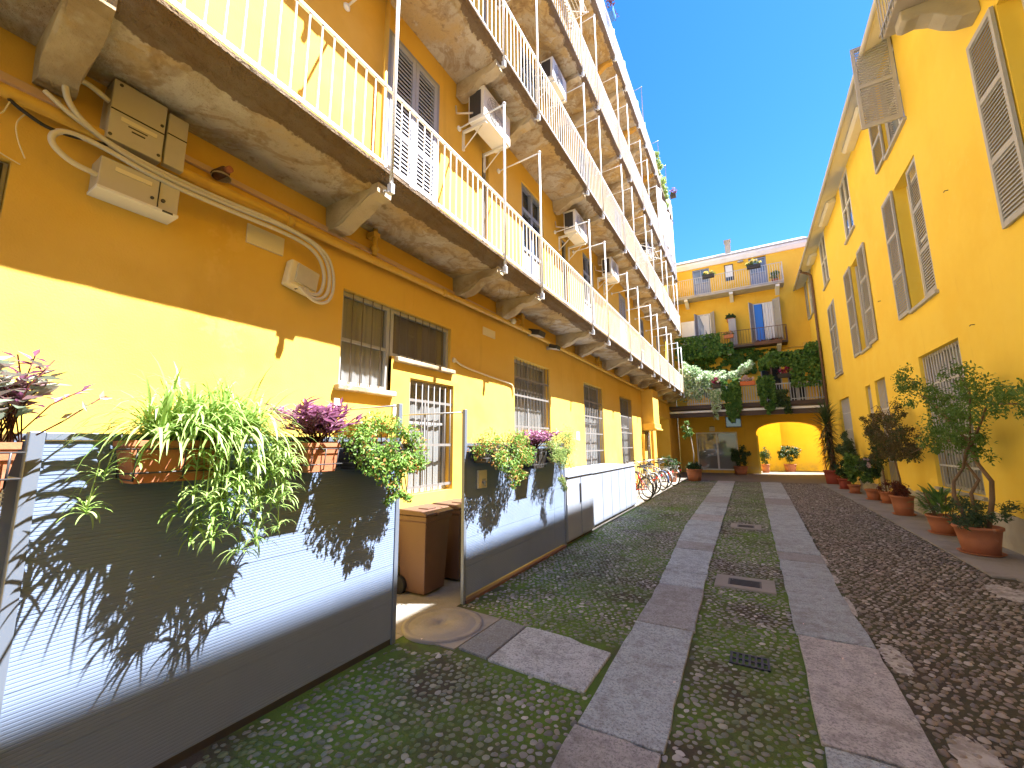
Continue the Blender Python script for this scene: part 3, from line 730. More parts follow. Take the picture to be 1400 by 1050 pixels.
for li, (z0, z1) in enumerate(LV):
    for a0, a1, k in DOORS:
        if k == 's':
            f = frame_mesh(PL, a0 + .003, a1 - .003, z0 + .003, z1 - .003, -.012, .10, .06).build('door', 'shutter_blue', LB)
            am = (a0 + a1) / 2
            for s in (0, 1):
                shutter(f, (XL + .005, a0 + .062 if s == 0 else am + .003), (0, 1), (1, 0), am - a0 - .066, z0 + .02, z1 - .065, 'shutter_pale', 2, .035, .058)
            sheet(PL, a0 + .05, a1 - .05, z0 + .05, z1 - .05, .13).build('pane', 'darkglass', f)
        elif k == 'd':
            f = frame_mesh(PL, a0 + .003, a1 - .003, z0 + .003, z1 - .003, .02, .12, .07, vs=((a0 + a1) / 2,), hs=(z0 + 1.32, z1 - .55), t=.07).build('door', 'shutter_blue', LB)
            sheet(PL, a0 + .06, a1 - .06, z0 + 1.3, z1 - .06, .10).build('pane', 'darkglass', f)
            mb = MB()
            am = (a0 + a1) / 2
            for (b0, b1) in ((a0 + .075, am - .04), (am + .04, a1 - .075)):
                for j in range(3): pbox(mb, PL, b0 + .01, b1 - .01, z0 + .10 + j * .40, z0 + .46 + j * .40, .05, .09)
            mb.build('panel', 'shutter_grey', f, bevel=.01)
            bars_mesh(PL, a0 + .10, a1 - .10, z0 + 1.36, z1 - .58, .05, .11, .006).build('bars', 'iron', f)
        else:
            zz, zt = z0 + .75, z1 - .25
            f = frame_mesh(PL, a0 + .003, a1 - .003, zz + .003, zt - .003, .06, .12, .035).build('window', 'shutter', LB)
            sheet(PL, a0 + .03, a1 - .03, zz + .03, zt - .03, .10).build('pane', 'darkglass', f)

# balconies
BR = [.50, 2.50, 4.60, 5.78, 8.30, 9.45, 11.6, 12.9, 14.85, 16.1, 18.1, 19.35, 21.3, 22.5]
ZB = [4.05, 7.33, 10.44, 13.9]; YB0, YB1 = -8.5, 23.3
RT = [5.07, 8.50, 11.6, 15.0]
POST = [6.62, 10.14, 13.28, 0]
def corbel(Y, zb, wd, rnd):
    """S-curved stone bracket under a slab"""
    x0 = XL; out = XB - .09
    n = 14; low = []
    for i in range(n + 1):
        t = i / n
        x = x0 + (out - x0) * t
        z = zb - .27 + .16 * (3 * t ** 2 - 2 * t ** 3) - .045 * math.sin(PI * min(1, t / .6)) + .012 * math.sin(t * 9 + rnd)
        if t > .93: z += .03
        low.append((x, z))
    prof = [(x0, zb + .01)] + low + [(out, zb + .01)]
    mb = MB(); m2 = 5; pts = []
    for j in range(m2 + 1):
        y = Y - wd / 2 + wd * j / m2
        ring = [(u + (.012 * math.sin(7 * u + 3 * y + rnd)), y + .012 * math.sin(11 * u + 9 * v + rnd), v + (.010 * math.sin(23 * u + 5 * y) if v < zb else 0)) for u, v in prof]
        pts.append(ring)
    k = len(prof); V = [p for r in pts for p in r]; F = []
    for j in range(m2):
        for i in range(k): F.append((j * k + i, j * k + (i + 1) % k, (j + 1) * k + (i + 1) % k, (j + 1) * k + i))
    F.append(tuple(range(k))); F.append(tuple(m2 * k + i for i in range(k))[::-1])
    return mb.add(V, F, False)
for li, zb in enumerate(ZB):
    zt = zb + .15
    # slab: profile across x, noisy, swept along Y
    dy = .07; ny = int((YB1 - YB0) / dy)
    Yv = YB0 + np.arange(ny + 1) * dy
    n1 = fbm(Yv + li * 31, np.full_like(Yv, .3), 1.3, 21); n2 = fbm(Yv + li * 17, np.full_like(Yv, 1.7), 5.0, 25); n3 = fbm(Yv * 1.0 + li * 7, np.full_like(Yv, 2.9), 2.4, 29)
    rows = []
    for i, y in enumerate(Yv):
        e = (n2[i] - .5) * .05; lip = .12 + (n3[i] - .45) * .16
        e2 = (n1[i] - .5) * .05
        rows.append([(XL + .002, y, zb + .0 + e2 * .5), (XL + .28, y, zb + e2), (XL + .55, y, zb + e2 * .7 + e * .2), (XB - lip - .02, y, zb - .004 + e * .5), (XB - lip + .01, y, zb + .022 + e * .4),
                     (XB - .055 + e * .35, y, zb + .045 + e * .3), (XB - .02 + e * .5, y, zb + .085 + e * .25), (XB + e * .25, y, zt - .042 + e * .12), (XB + .004, y, zt - .012), (XB - .012, y, zt), (XL + .002, y, zt)])
    k = len(rows[0]); V = [p for r in rows for p in r]
    F = [(i * k + j, (i + 1) * k + j, (i + 1) * k + j + 1, i * k + j + 1) for i in range(ny) for j in range(k - 1)]
    F += [tuple(range(k)), tuple(ny * k + j for j in range(k))[::-1]]
    mb = MB(); mb.add(V, F, False)
    slab = mb.build('balcony', 'soffit', LB)
    for bi, Y in enumerate(BR):
        corbel(Y, zb + .012, .165 + .02 * math.sin(bi * 3), bi + li * 5).build('balcony_bracket', 'bracket' if li < 3 or bi % 2 else 'bracket_ochre', slab)
    # railing
    rx_ = XB - .03; zr = zt + .05; zh = RT[li]
    mb = MB()
    mb.box(rx_ - .006, rx_ + .006, YB0, YB1, zr - .018, zr + .018); mb.box(rx_ - .016, rx_ + .016, YB0, YB1, zh - .012, zh + .012)
    n = int((YB1 - YB0) / .112)
    for i in range(n + 1):
        y = YB0 + .04 + i * .112
        mb.cyl((rx_, y, zr), (rx_, y, zh), .0085, n=5, caps=False)
    for y in (YB1,):
        mb.box(XL, rx_, y - .006, y + .006, zr - .018, zr + .018); mb.box(XL, rx_, y - .016, y + .016, zh - .012, zh + .012)
        for i in range(8): mb.cyl((XL + .1 * i, y, zr), (XL + .1 * i, y, zh), .0065, n=5, caps=False)
    mb.build('railing', 'rail', slab)
    for bi, Y in enumerate(BR):
        mb = MB()
        top = POST[li] if POST[li] and bi > 0 else zh + .01
        mb.cyl((rx_ + .03, Y, zb - .02), (rx_ + .03, Y, top), .019, n=8)
        if top > zh + .1:
            mb.cyl((rx_ + .03, Y, top - .012), (XL + .002, Y, top - .045), .013, n=6)
            mb.blob((rx_ + .03, Y, top), .03, .03, .03, 8, 5)
            mb.blob((XL + .02, Y, top - .045), .03, .045, .045, 8, 5)
        mb.obox((rx_ + .03, Y, zb - .035), (.028, 0, 0), (0, .02, 0), (0, 0, .05))
        mb.cyl((rx_ + .04, Y - .03, zb - .09), (rx_ - .05, Y, zb - .03), .012, n=6)
        mb.build('rail_post', 'rail' if True else 'galv', slab)
# boxed column against the wall
mb = MB()
mb.box(XL - .01, -3.16, 16.45, 17.55, 2.42, 3.75)
mb.prism([(XL - .01, 2.16), (-3.05, 2.16), (-3.05, 2.20), (-3.12, 2.24), (-3.12, 2.40), (-3.16, 2.42), (XL - .01, 2.42)], lambda u, v, a: (u, a, v), 16.36, 17.64)
mb.build('chimney_duct', 'plaster_left', LB, bevel=.006)
mb = MB(); mb.box(XL - .01, XL + .10, 16.15, 16.6, 0, 2.0); mb.box(XL - .01, XL + .10, 17.9, 18.5, 0, 2.95); mb.build('pilaster', 'plaster_left', LB)

# pipes, cables and boxes fixed to the left wall
mb = MB(); pts = [(-3.50, y, 3.545 + (y + 3) * .022 if y < 6.5 else 3.545 + 9.5 * .022 + (y - 6.5) * -.004) for y in np.linspace(-8, 22, 40)]
mb.tube(pts, .04, 12)
for y in (-.6, 2.0, 4.2, 6.44, 8.9, 11.0, 13.2, 15.5): mb.tube([(-3.50, y - .03, 3.545 + (y + 3) * .022 if y < 6.5 else 3.754 - (y - 6.5) * .004), (-3.50, y + .03, 3.545 + (y + 3.06) * .022 if y < 6.5 else 3.754 - (y - 6.5) * .004)], .05, 12)
tag(mb.build('gas_pipe', 'pipe'), 'thick yellow painted pipe running the length of the left wall under the lowest balcony', 'pipe')
mb = MB(); mb.box(XL + .001, XL + .035, -8, .55, 3.72, 3.77); tag(mb.build('cable_trunking', 'trunk', bevel=.004), 'short fawn cable trunking ending left of the meter boxes', 'cable trunking')
mb = MB(); mb.box(XL + .001, XL + .035, 1.17, 14.5, 3.79, 3.835); tag(mb.build('cable_trunking', 'trunk', bevel=.004), 'long fawn cable trunking above the yellow pipe', 'cable trunking')
for y, lab in ((2.98, 'vertical ochre downpipe stub behind the second balcony bracket'), (6.46, 'vertical ochre pipe stub beside the wall floodlight'), (10.97, 'vertical ochre pipe stub above the third barred window'), (13.21, 'vertical ochre pipe stub, farthest along the gallery')):
    mb = MB(); mb.cyl((-3.50, y, 3.74), (-3.50, y, 4.06), .028, n=10); mb.blob((-3.50, y, 3.82), .05, .05, .035, 10, 6); mb.obox((-3.53, y, 3.98), (.06, 0, 0), (0, .045, 0), (0, 0, .03))
    tag(mb.build('downpipe', 'pipe'), lab, 'pipe', 'vertical pipe stubs on the left wall')
mb = MB(); mb.cyl((-3.50, 3.02, 4.2), (-3.50, 3.02, 7.3), .03, n=10); tag(mb.build('downpipe', 'pipe'), 'tall ochre pipe beside the grey louvred door on the first gallery', 'pipe')

t = empty('meter_box', (-3.5, .95, 3.58), 'large beige meter box of two cabinets, upper one under the balcony', 'meter box', 'beige meter boxes on the left wall')
mb = MB(); mb.box(XL, -3.42, .735, 1.02, 3.59, 4.02); mb.build('cabinet', 'beige', t, bevel=.006)
mb = MB(); mb.box(XL, -3.43, 1.035, 1.155, 3.60, 4.0); mb.build('side_cabinet', 'beige', t, bevel=.006)
mb = MB(); mb.box(-3.421, -3.414, .737, 1.018, 3.80, 3.806); mb.box(-3.431, -3.424, 1.037, 1.153, 3.835, 3.84); mb.build('seam', 'dark', t)
mb = MB(); mb.box(-3.421, -3.416, .79, .98, 3.745, 3.775); mb.build('label_strip', 'label', t)
mb = MB()
for y, z in ((1.0, 3.86), (1.0, 3.63), (.75, 3.62), (.77, 3.99)): mb.cyl((-3.425, y, z), (-3.414, y, z), .010, n=10)
mb.box(-3.421, -3.415, .85, .92, 3.70, 3.708); mb.box(-3.421, -3.415, .83, .93, 3.727, 3.733); mb.build('lock', 'iron', t)
t = empty('meter_box', (-3.5, .94, 3.23), 'flat beige meter box hanging below the big one', 'meter box', 'beige meter boxes on the left wall')
mb = MB(); mb.box(XL, -3.43, .73, 1.15, 3.255, 3.46); mb.build('cabinet', 'beige', t, bevel=.006)
mb = MB(); mb.box(XL, -3.42, .725, 1.155, 3.235, 3.256); mb.build('base_tray', 'white', t, bevel=.004)
mb = MB(); mb.box(-3.431, -3.424, 1.03, 1.035, 3.262, 3.455); mb.build('seam', 'dark', t)
mb = MB(); mb.box(-3.431, -3.425, .80, .99, 3.39, 3.42); mb.build('label_strip', 'label', t)
mb = MB(); mb.cyl((-3.432, 1.0, 3.31), (-3.42, 1.0, 3.31), .010, n=10); mb.cyl((-3.432, 1.06, 3.32), (-3.42, 1.06, 3.32), .013, n=10); mb.box(-3.421, -3.417, 1.06, 1.12, 3.238, 3.252); mb.build('lock', 'iron', t)

def cable(pts, r, name='cable', mat='cable', n=8, it=3):
    P = [Vector(p) for p in pts]
    for _ in range(it):
        Q = [P[0]]
        for a, b in zip(P[:-1], P[1:]): Q += [a * .75 + b * .25, a * .25 + b * .75]
        P = Q + [P[-1]]
    return MB().tube(P, r, n)
tag(cable([(-3.46, .735, 3.86), (-3.44, .60, 3.90), (-3.42, .52, 3.82), (-3.42, .56, 3.66), (-3.42, .72, 3.55), (-3.42, 1.0, 3.49), (-3.45, 1.5, 3.52), (-3.45, 2.0, 3.56), (-3.45, 2.3, 3.50), (-3.46, 2.42, 3.30), (-3.46, 2.40, 3.05), (-3.46, 2.25, 2.97), (-3.46, 2.14, 3.06)], .017).build('cable', 'cable'), 'grey corrugated cable looping from the large meter box to the junction box', 'cable', 'grey cables on the left wall')
tag(cable([(-3.46, .735, 3.33), (-3.44, .60, 3.33), (-3.42, .50, 3.40), (-3.42, .54, 3.50), (-3.42, .70, 3.515), (-3.42, 1.0, 3.455), (-3.46, 1.5, 3.485), (-3.46, 2.0, 3.51), (-3.46, 2.26, 3.46), (-3.47, 2.37, 3.28), (-3.47, 2.34, 3.06), (-3.47, 2.22, 3.01), (-3.47, 2.18, 3.07)], .017).build('cable', 'cable'), 'thick grey cable curling out of the flat lower meter box', 'cable', 'grey cables on the left wall')
tag(cable([(-3.44, .46, 3.70), (-3.42, .60, 3.60), (-3.42, .85, 3.53), (-3.44, 1.3, 3.53), (-3.44, 1.9, 3.57), (-3.44, 2.33, 3.52), (-3.45, 2.46, 3.3), (-3.45, 2.44, 3.02), (-3.45, 2.28, 2.94), (-3.45, 2.10, 3.05)], .014).build('cable', 'cable'), 'thin grey cable starting loose left of the meter boxes', 'cable', 'grey cables on the left wall')
for i, (pts, lab) in enumerate([([(-3.5, .35, 3.58), (-3.42, .40, 3.50), (-3.42, .52, 3.46), (-3.43, .8, 3.56)], 'black cable sagging under the yellow pipe left of the boxes'),
                               ([(-3.5, .30, 3.57), (-3.46, .28, 3.46), (-3.46, .33, 3.44), (-3.47, .35, 3.55)], 'small loop of loose string by the pipe'),
                               ([(-3.5, .42, 3.55), (-3.46, .38, 3.44), (-3.46, .40, 3.34), (-3.48, .44, 3.26)], 'loose pale wire hanging down the ochre wall'),
                               ([(-3.58, .24, 3.47), (-3.58, .26, 3.36), (-3.58, .34, 3.29), (-3.58, .44, 3.26)], 'curved loose wire against the ochre wall')]):
    tag(cable(pts, .0035 if i else .010).build('cable', 'rubber' if i == 0 else 'label'), lab, 'cable')
mb = MB(); mb.box(XL, XL + .02, 1.69, 2.01, 3.345, 3.515)
for y, z in ((1.71, 3.36), (1.99, 3.36), (1.71, 3.5), (1.99, 3.5)): mb.cyl((XL + .018, y, z), (XL + .024, y, z), .006, n=8)
tag(mb.build('cover_plate', 'label', bevel=.003), 'flat cream cover plate with screws under the cables', 'cover plate')
t = empty('junction_box', (-3.5, 2.18, 3.05), 'cream junction box with cable glands beside the brown window', 'junction box')
mb = MB(); mb.obox((-3.54, 2.17, 3.17), (.05, 0, 0), (0, .145, -.025), (0, .02, .125)); mb.build('case', 'label', t, bevel=.02)
mb = MB(); mb.obox((-3.48, 2.19, 3.18), (.012, 0, 0), (0, .105, -.018), (0, .014, .09)); mb.build('lid', 'beige', t, bevel=.006)
mb = MB()
for y in (2.12, 2.18, 2.24): mb.cyl((-3.52, y, 3.085), (-3.52, y, 3.05), .018, n=10)
mb.build('gland', 'rubber', t)
t = empty('lamp_holder', (-3.55, 1.43, 3.8), 'old ceramic lamp holder in a broken hole in the wall', 'lamp holder')
mb = MB(); mb.lathe((-3.52, 1.43, 3.77), [(.07, -.01), (.06, .012), (.035, .02), (0, .02)], 14); mb.build('mortar_ring', 'bracket', t)
mb = MB(); mb.cyl((-3.58, 1.41, 3.79), (-3.48, 1.44, 3.81), .04, n=14); mb.build('holder', 'rust', t)
mb = MB(); mb.cyl((-3.48, 1.44, 3.81), (-3.43, 1.455, 3.82), .026, n=12); mb.build('cap', 'terracotta', t)
mb = MB(); mb.box(XL, XL + .015, 5.30, 5.66, 3.385, 3.515); tag(mb.build('cover_plate', 'label', bevel=.003), 'small cream plate on the wall between the brown window and the floodlight', 'cover plate')
mb = MB(); mb.box(XL, XL + .012, 9.3, 9.5, 1.72, 1.92); mb.box(XL + .011, XL + .0135, 9.34, 9.46, 1.79, 1.87); tag(mb.build('notice', 'white'), 'small white notice on the wall before the third barred window', 'notice')
mb = cable([(XL + .02, 4.53, 2.85), (XL + .03, 4.60, 2.80), (XL + .02, 4.8, 2.76), (XL + .02, 5.4, 2.72), (XL + .02, 6.1, 2.69), (XL + .02, 6.24, 2.66), (XL + .02, 6.26, 2.5)], .014); mb.blob((XL + .02, 4.55, 2.82), .035, .035, .035, 8, 6)
tag(mb.build('conduit', 'label'), 'cream conduit running between the brown window and the barred window', 'conduit')
for y, z, lab in ((6.9, 3.76, 'square floodlight on the left wall, nearer one'), (7.75, 3.66, 'smaller floodlight on the left wall, farther one')):
    s = 1.0 if y < 7 else .75
    t = empty('floodlight', (-3.5, y, z), lab, 'floodlight', 'floodlights on the left wall')
    mb = MB(); mb.obox((-3.42, y, z), (.12 * s, 0, -.03 * s), (0, .14 * s, 0), (.015 * s, 0, .05 * s)); mb.build('housing', 'iron', t, bevel=.01)
    mb = MB(); mb.obox((-3.428, y, z - .052 * s), (.105 * s, 0, -.026 * s), (0, .125 * s, 0), (.003, 0, .008)); mb.build('lens', 'lens', t, bevel=.004)
    mb = MB(); mb.box(XL, -3.5, y - .03, y + .03, z - .03, z + .03); mb.build('arm', 'galv', t)
t = empty('wall_camera', (-3.5, 6.0, 3.75), 'small white dome camera tucked behind a balcony bracket', 'camera')
mb = MB(); mb.cyl((-3.59, 6.0, 3.78), (-3.45, 6.0, 3.78), .025, n=10); mb.build('mount', 'white', t); mb = MB(); mb.blob((-3.42, 6.0, 3.76), .05, .05, .05, 12, 8); mb.build('dome', 'lens', t)

# air conditioners
def aircon(Y, z, label, w=.80):
    x0, x1 = -3.42, -3.12
    t = empty('air_conditioner', (-3.3, Y, z), label, 'air conditioner', 'air conditioners hung on the left facade')
    mb = MB(); mb.box(x0, x1, Y, Y + w, z, z + .54); mb.build('casing', 'white', t, bevel=.012)
    mb = MB(); mb.box(x0 + .03, x1 - .06, Y - .008, Y + .02, z + .06, z + .48); mb.build('side_grille', 'iron', t)
    mb = MB(); c = (x1 + .004, Y + w * .4, z + .27)
    for R in (.07, .11, .15, .19, .225): mb.torus(c, R, .004, (0, 1, 0), (0, 0, 1), 28, 5)
    for k in range(8): a = 2 * PI * k / 8; mb.cyl(c, (c[0], c[1] + .225 * math.cos(a), c[2] + .225 * math.sin(a)), .004, n=5)
    mb.build('fan_grille', 'galv', t)
    mb = MB(); mb.lathe((x1 + .002, Y + w * .4, z + .27), [(0, 0)], 4)
    for y in (Y + .1, Y + w - .1):
        mb = MB(); mb.box(XL, x1 - .02, y - .02, y + .02, z - .045, z - .004); mb.box(XL, XL + .03, y - .02, y + .02, z - .35, z - .046)
        mb.cyl((XL + .02, y, z - .33), (x1 - .1, y, z - .04), .010, n=6)
        mb.build('mounting_bracket', 'white', t)
    MB().tube([(x0 + .1, Y - .01, z + .12), (x0 + .0, Y - .09, z + .10), (XL + .03, Y - .10, z + .16), (XL + .01, Y - .10, z + .3)], .014, 8).build('hose', 'cable', t)
aircon(4.62, 6.62, 'white air conditioner under the second gallery, nearest one')
aircon(7.35, 9.70, 'white air conditioner on the gallery above, highest one')
aircon(8.45, 6.58, 'white air conditioner past the blue-grey door, second along the first gallery')
aircon(11.35, 6.6, 'white air conditioner small with distance, third along the first gallery')
aircon(17.2, 9.7, 'white air conditioner far along the upper gallery near its end')
# things on the upper galleries
t = empty('laundry_rack', (-2.6, 7.3, 11.5), 'white drying rack with coloured clothes hung over the top rail', 'drying rack', 'drying racks on the railings')
mb = MB()
for k in range(6): mb.cyl((-2.76 + k * .07, 6.95, 11.35), (-2.76 + k * .07, 7.75, 11.35), .008, n=5)
for y in (6.95, 7.75): mb.cyl((-2.78, y, 11.35), (-2.38, y, 11.35), .01, n=5); mb.cyl((-2.78, y, 11.62), (-2.40, y, 11.35), .008, n=5)
mb.build('frame', 'white', t)
curtain_mesh(PX(-2.55, 1), 7.0, 7.35, 11.36, 11.95, 0, .02, .1).build('garment', 'laundry', t); curtain_mesh(PX(-2.47, 1), 7.3, 7.7, 11.36, 11.85, 0, .02, .1).build('garment', 'white', t)
t = empty('laundry_rack', (-2.6, 14.3, 8.2), 'empty white drying rack on the middle gallery far along', 'drying rack', 'drying racks on the railings')
mb = MB()
for k in range(6): mb.cyl((-2.72 + k * .08, 13.9, 8.28), (-2.72 + k * .08, 14.8, 8.28), .010, n=5)
for y in (13.9, 14.8): mb.cyl((-2.76, y, 8.28), (-2.28, y, 8.28), .012, n=5); mb.cyl((-2.76, y, 8.52), (-2.3, y, 8.28), .010, n=5)
mb.build('frame', 'white', t)
mb = curtain_mesh(PX(-2.79, -1), 18.6, 23.2, 11.4, 13.75, 0, .06, 1.1, 60)
tag(mb.build('awning', 'cloth'), 'long white sun cloth hung along the end of the third gallery', 'awning')
for y, lab in ((16.0, 'thin metal arch frame above the top railing, nearest'), (19.6, 'thin metal arch frame above the top railing, middle'), (21.7, 'thin metal arch frame above the top railing, beside the trailing plant')):
    mb = MB(); mb.tube([(XB - .02, y, 15.0), (XB - .02, y, 16.6), (XB + .02, y - .02, 16.62), (XL + .3, y, 16.56), (XL + .3, y, 15.0)], .016, 6)
    tag(mb.build('arch_frame', 'galv'), lab, 'metal frame', 'metal frames on the top gallery')

# ------------------------------------------------------------------ right building
RB = empty('yellow_house', (XR, 12, 0), 'bright yellow three-storey house with taupe louvred shutters along the right side', 'building')
PR = PX(XR, 1)
RY0, RY1 = -9.0, 26.4
O1 = [(5.55, 7.0, 4.36, 7.15), (10.10, 11.42, 4.36, 7.12), (14.88, 15.92, 4.34, 7.10)]
O2 = [(10.20, 11.45, 7.98, 9.93), (14.82, 15.98, 7.95, 9.86), (19.25, 20.55, 7.93, 9.92)]
O1C = [(19.05, 20.45, 4.22, 7.06)]
OB = [(23.9, 25.1, 7.95, 9.9)]
OG = [(9.63, 11.55, .72, 3.36), (14.08, 15.1, .45, 3.32), (15.62, 16.22, .05, 3.3), (18.7, 20.48, .9, 3.27)]
holes = [(*g, .28) for g in O1] + [(*g, .16) for g in O2] + [(*g, .05) for g in O1C] + [(*g, .12) for g in OB] + [(*OG[0], .15), (*OG[1], .25), (*OG[2], .25), (*OG[3], .22)]
mb = MB(); wall(mb, PR, RY0, RY1, 0, 9.98, holes)
mb.quad((XR, RY1, 0), (XR + 9, RY1, 0), (XR + 9, RY1, 9.9), (XR, RY1, 9.9)); mb.quad((XR, RY0, 0), (XR + 9, RY0, 0), (XR + 9, RY0, 9.9), (XR, RY0, 9.9)); mb.quad((XR + 9, RY0, 0), (XR + 9, RY1, 0), (XR + 9, RY1, 9.9), (XR + 9, RY0, 9.9))
mb.build('wall', 'plaster_right', RB)
mb = MB()
segs = [(-9, 5.5, .50), (5.5, 9.56, .52), (11.60, 14.02, .50), (15.14, 15.6, .42), (16.26, 18.6, .36)]
for a, b, h in segs:
    n = 12; P = [(a, 0)] + [(b, 0)] + [(b - (b - a) * i / n, h + random.uniform(-.035, .035)) for i in range(n + 1)]
    mb.prism(P, lambda u, v, q: (XR - q, u, v), -.02, .018)
mb.build('plinth', 'socle', RB)
# eaves
mb = MB()
mb.prism([(XR, 9.90), (2.78, 9.745), (2.76, 9.715), (2.735, 9.715), (2.735, 9.78), (XR, 9.97)], lambda u, v, a: (u, a, v), -9.0, 26.0); mb.build('soffit', 'soffit_white', RB)
mb = MB()
mb.prism([(2.715, 9.79), (2.715, 9.84), (XR + 4.6, 12.0), (XR + 9.3, 10.2), (XR + 9.3, 10.1), (XR + 4.6, 11.9), (XR, 9.98)], lambda u, v, a: (u, a, v), -9.1, 26.3); rf = mb.build('roof', 'roof', RB)
mb = MB(); mb.tube([(2.715, y, 9.745) for y in (-9.1, 15, 26.2)], .05, 10); mb.build('gutter', 'bars', rf)
for y0, y1 in ((11.95, 13.8), (16.6, 18.4), (21.2, 22.3)):
    mb = MB(); mb.prism([(3.195, 9.893), (2.93, 9.785), (2.93, 9.75), (3.0, 9.70), (3.195, 9.72)], lambda u, v, a: (u, a, v), y0, y1); mb.build('cornice_block', 'white', RB, bevel=.01)
mb = MB(); mb.tube([(2.715, 22.75, 9.74), (2.74, 22.75, 9.62), (2.95, 22.83, 9.55), (3.11, 22.87, 9.42), (3.12, 22.87, 9.2), (3.12, 22.87, .02)], .055, 10)
for z in (1.5, 4.2, 6.8, 9.1): mb.cyl((3.12, 22.87, z), (3.12, 22.87, z + .04), .065, n=10)
mb.build('downpipe', 'downpipe', RB)
mb = MB(); mb.box(3.0, XR + .1, -9.0, 10.6, 9.93, 10.74); mb.build('shadow_wall', 'plaster_right', RB)  # unseen wall added on the roof to raise the shadow line on the near fence
# second-floor balcony at the top right corner
bal = MB(); bal.box(2.33, XR, .5, 7.72, 7.86, 8.02); bal = bal.build('balcony', 'shade_plaster', RB, bevel=.015)
for Y in (7.42, 4.6, 1.8):
    prof = [(XR, 7.86), (2.42, 7.86), (2.42, 7.70), (2.48, 7.66), (2.62, 7.68), (2.76, 7.62), (2.88, 7.50), (3.02, 7.42), (XR, 7.40)]
    mb = MB(); mb.prism(prof, lambda u, v, a: (u, a, v), Y - .13, Y + .13); mb.build('balcony_bracket', 'socle', bal, bevel=.015)
mb = MB()
for z in (7.94, 8.90): mb.box(2.30, 2.33, .5, 7.78, z, z + .03); mb.box(2.30, XR, 7.75, 7.78, z + .001, z + .029)
for i in range(66): mb.cyl((2.315, .55 + i * .11, 7.84), (2.315, .55 + i * .11, 8.91), .008, n=5, caps=False)
for i in range(8): mb.cyl((2.36 + i * .105, 7.765, 7.94), (2.36 + i * .105, 7.765, 8.91), .008, n=5, caps=False)
mb.build('railing', 'galv', bal)

def opening(g, d, parent, glass='darkglass', cross=True, sill=True):
    a0, a1, z0, z1 = g
    f = frame_mesh(PR, a0 + .004, a1 - .004, z0 + .004, z1 - .004, d - .07, d - .01, .055, vs=((a0 + a1) / 2,), hs=((z0 + z1) / 2,) if cross else (), t=.05).build('window', 'white', parent)
    sheet(PR, a0 + .05, a1 - .05, z0 + .05, z1 - .05, d - .03).build('pane', glass, f)
    if sill:
        mb = MB(); pbox(mb, PR, a0 - .07, a1 + .05, z0 - .07, z0 - .002, -.06, .06); mb.build('sill', 'shutter', f, bevel=.006)
    return f
def leafR(parent, y_h, dirY, W, z0, z1, off=.035, ang=0.0, mat='shutter', panels=3):
    a = math.radians(ang)
    u = (-math.sin(a), dirY * math.cos(a)); n = (-math.cos(a), -dirY * math.sin(a))
    return shutter(parent, (XR - off, y_h), u, n, W, z0, z1, mat, panels, .038, .055)
f = opening(O1[0], .28, RB); leafR(f, 7.02, 1, .66, 4.40, 7.18); leafR(f, 5.53, -1, .66, 4.40, 7.18)
f = opening(O1[1], .28, RB); leafR(f, 11.44, 1, .72, 4.34, 7.14); leafR(f, 10.12, 1, .62, 4.40, 7.10, -.03, -2)
f = opening(O1[2], .28, RB); leafR(f, 15.94, 1, .88, 4.32, 7.13); leafR(f, 14.86, -1, .76, 4.32, 7.12); leafR(f, 15.90, -1, .5, 4.38, 7.06, -.10, -55, 'shutter_grey')
f = frame_mesh(PR, O1C[0][0], O1C[0][1], O1C[0][2], O1C[0][3], -.01, .04, .05).build('window', 'shutter', RB)
leafR(f, 19.11, 1, .63, 4.28, 7.0, .012); leafR(f, 20.39, -1, .63, 4.28, 7.0, .012)
mb = MB(); pbox(mb, PR, 19.0, 20.5, 4.13, 4.215, -.07, .03); mb.build('sill', 'socle', f)
f = opening(O2[0], .16, RB, 'skyglass'); leafR(f, 10.20, 1, .64, 8.02, 9.92, .02, 88, 'shutter', 2); leafR(f, 11.47, 1, .72, 8.0, 9.92)
leafR(f, 11.42, -1, .55, 8.05, 9.88, -.05, -40, 'shutter_grey', 1)
opening(O2[1], .06, RB, 'darkglass'); opening(O2[2], .06, RB, 'darkglass')
f = opening(OB[0], .12, RB, 'darkglass'); leafR(f, 25.12, 1, .56, 7.97, 9.9); leafR(f, 23.88, -1, .56, 7.97, 9.9)
def ground_win(g, d, hs, door=False):
    a0, a1, z0, z1 = g
    f = frame_mesh(PR, a0 + .004, a1 - .004, z0 + .004, z1 - .004, d - .06, d - .01, .06, vs=((a0 + a1) / 2,), hs=(z0 + (z1 - z0) * .66,)).build('window', 'shutter_grey', RB)
    sheet(PR, a0 + .05, a1 - .05, z0 + .05, z1 - .05, d - .02).build('pane', 'glass', f)
    curtain_mesh(PR, a0 + .03, a1 - .03, z0 + .03, z1 - .03, d + .02, .008, .16).build('curtain', 'curtain', f)
    bars_mesh(PR, a0 + .05, a1 - .05, z0 + .02, z1 - .02, .06, .13, .010, hs).build('bars', 'bars', f)
    mb = MB(); pbox(mb, PR, a0 - .06, a1 + .06, z0 - .06, z0 - .003, -.05, .05); mb.build('sill', 'socle', f)
ground_win(OG[0], .15, (1.15, 1.7, 2.2, 2.75)); ground_win(OG[1], .25, (1.1, 1.8, 2.5)); ground_win(OG[2], .25, (1.1, 1.8, 2.5)); ground_win(OG[3], .22, (1.5, 2.1, 2.7))
for y, z in ((9.05, 5.75), (9.0, 3.42), (13.45, 5.2)):
    MB().tube([(XR, y, z), (XR - .045, y, z), (XR - .045, y + .035, z - .01)], .007, 6).build('shutter_hook', 'iron', RB)

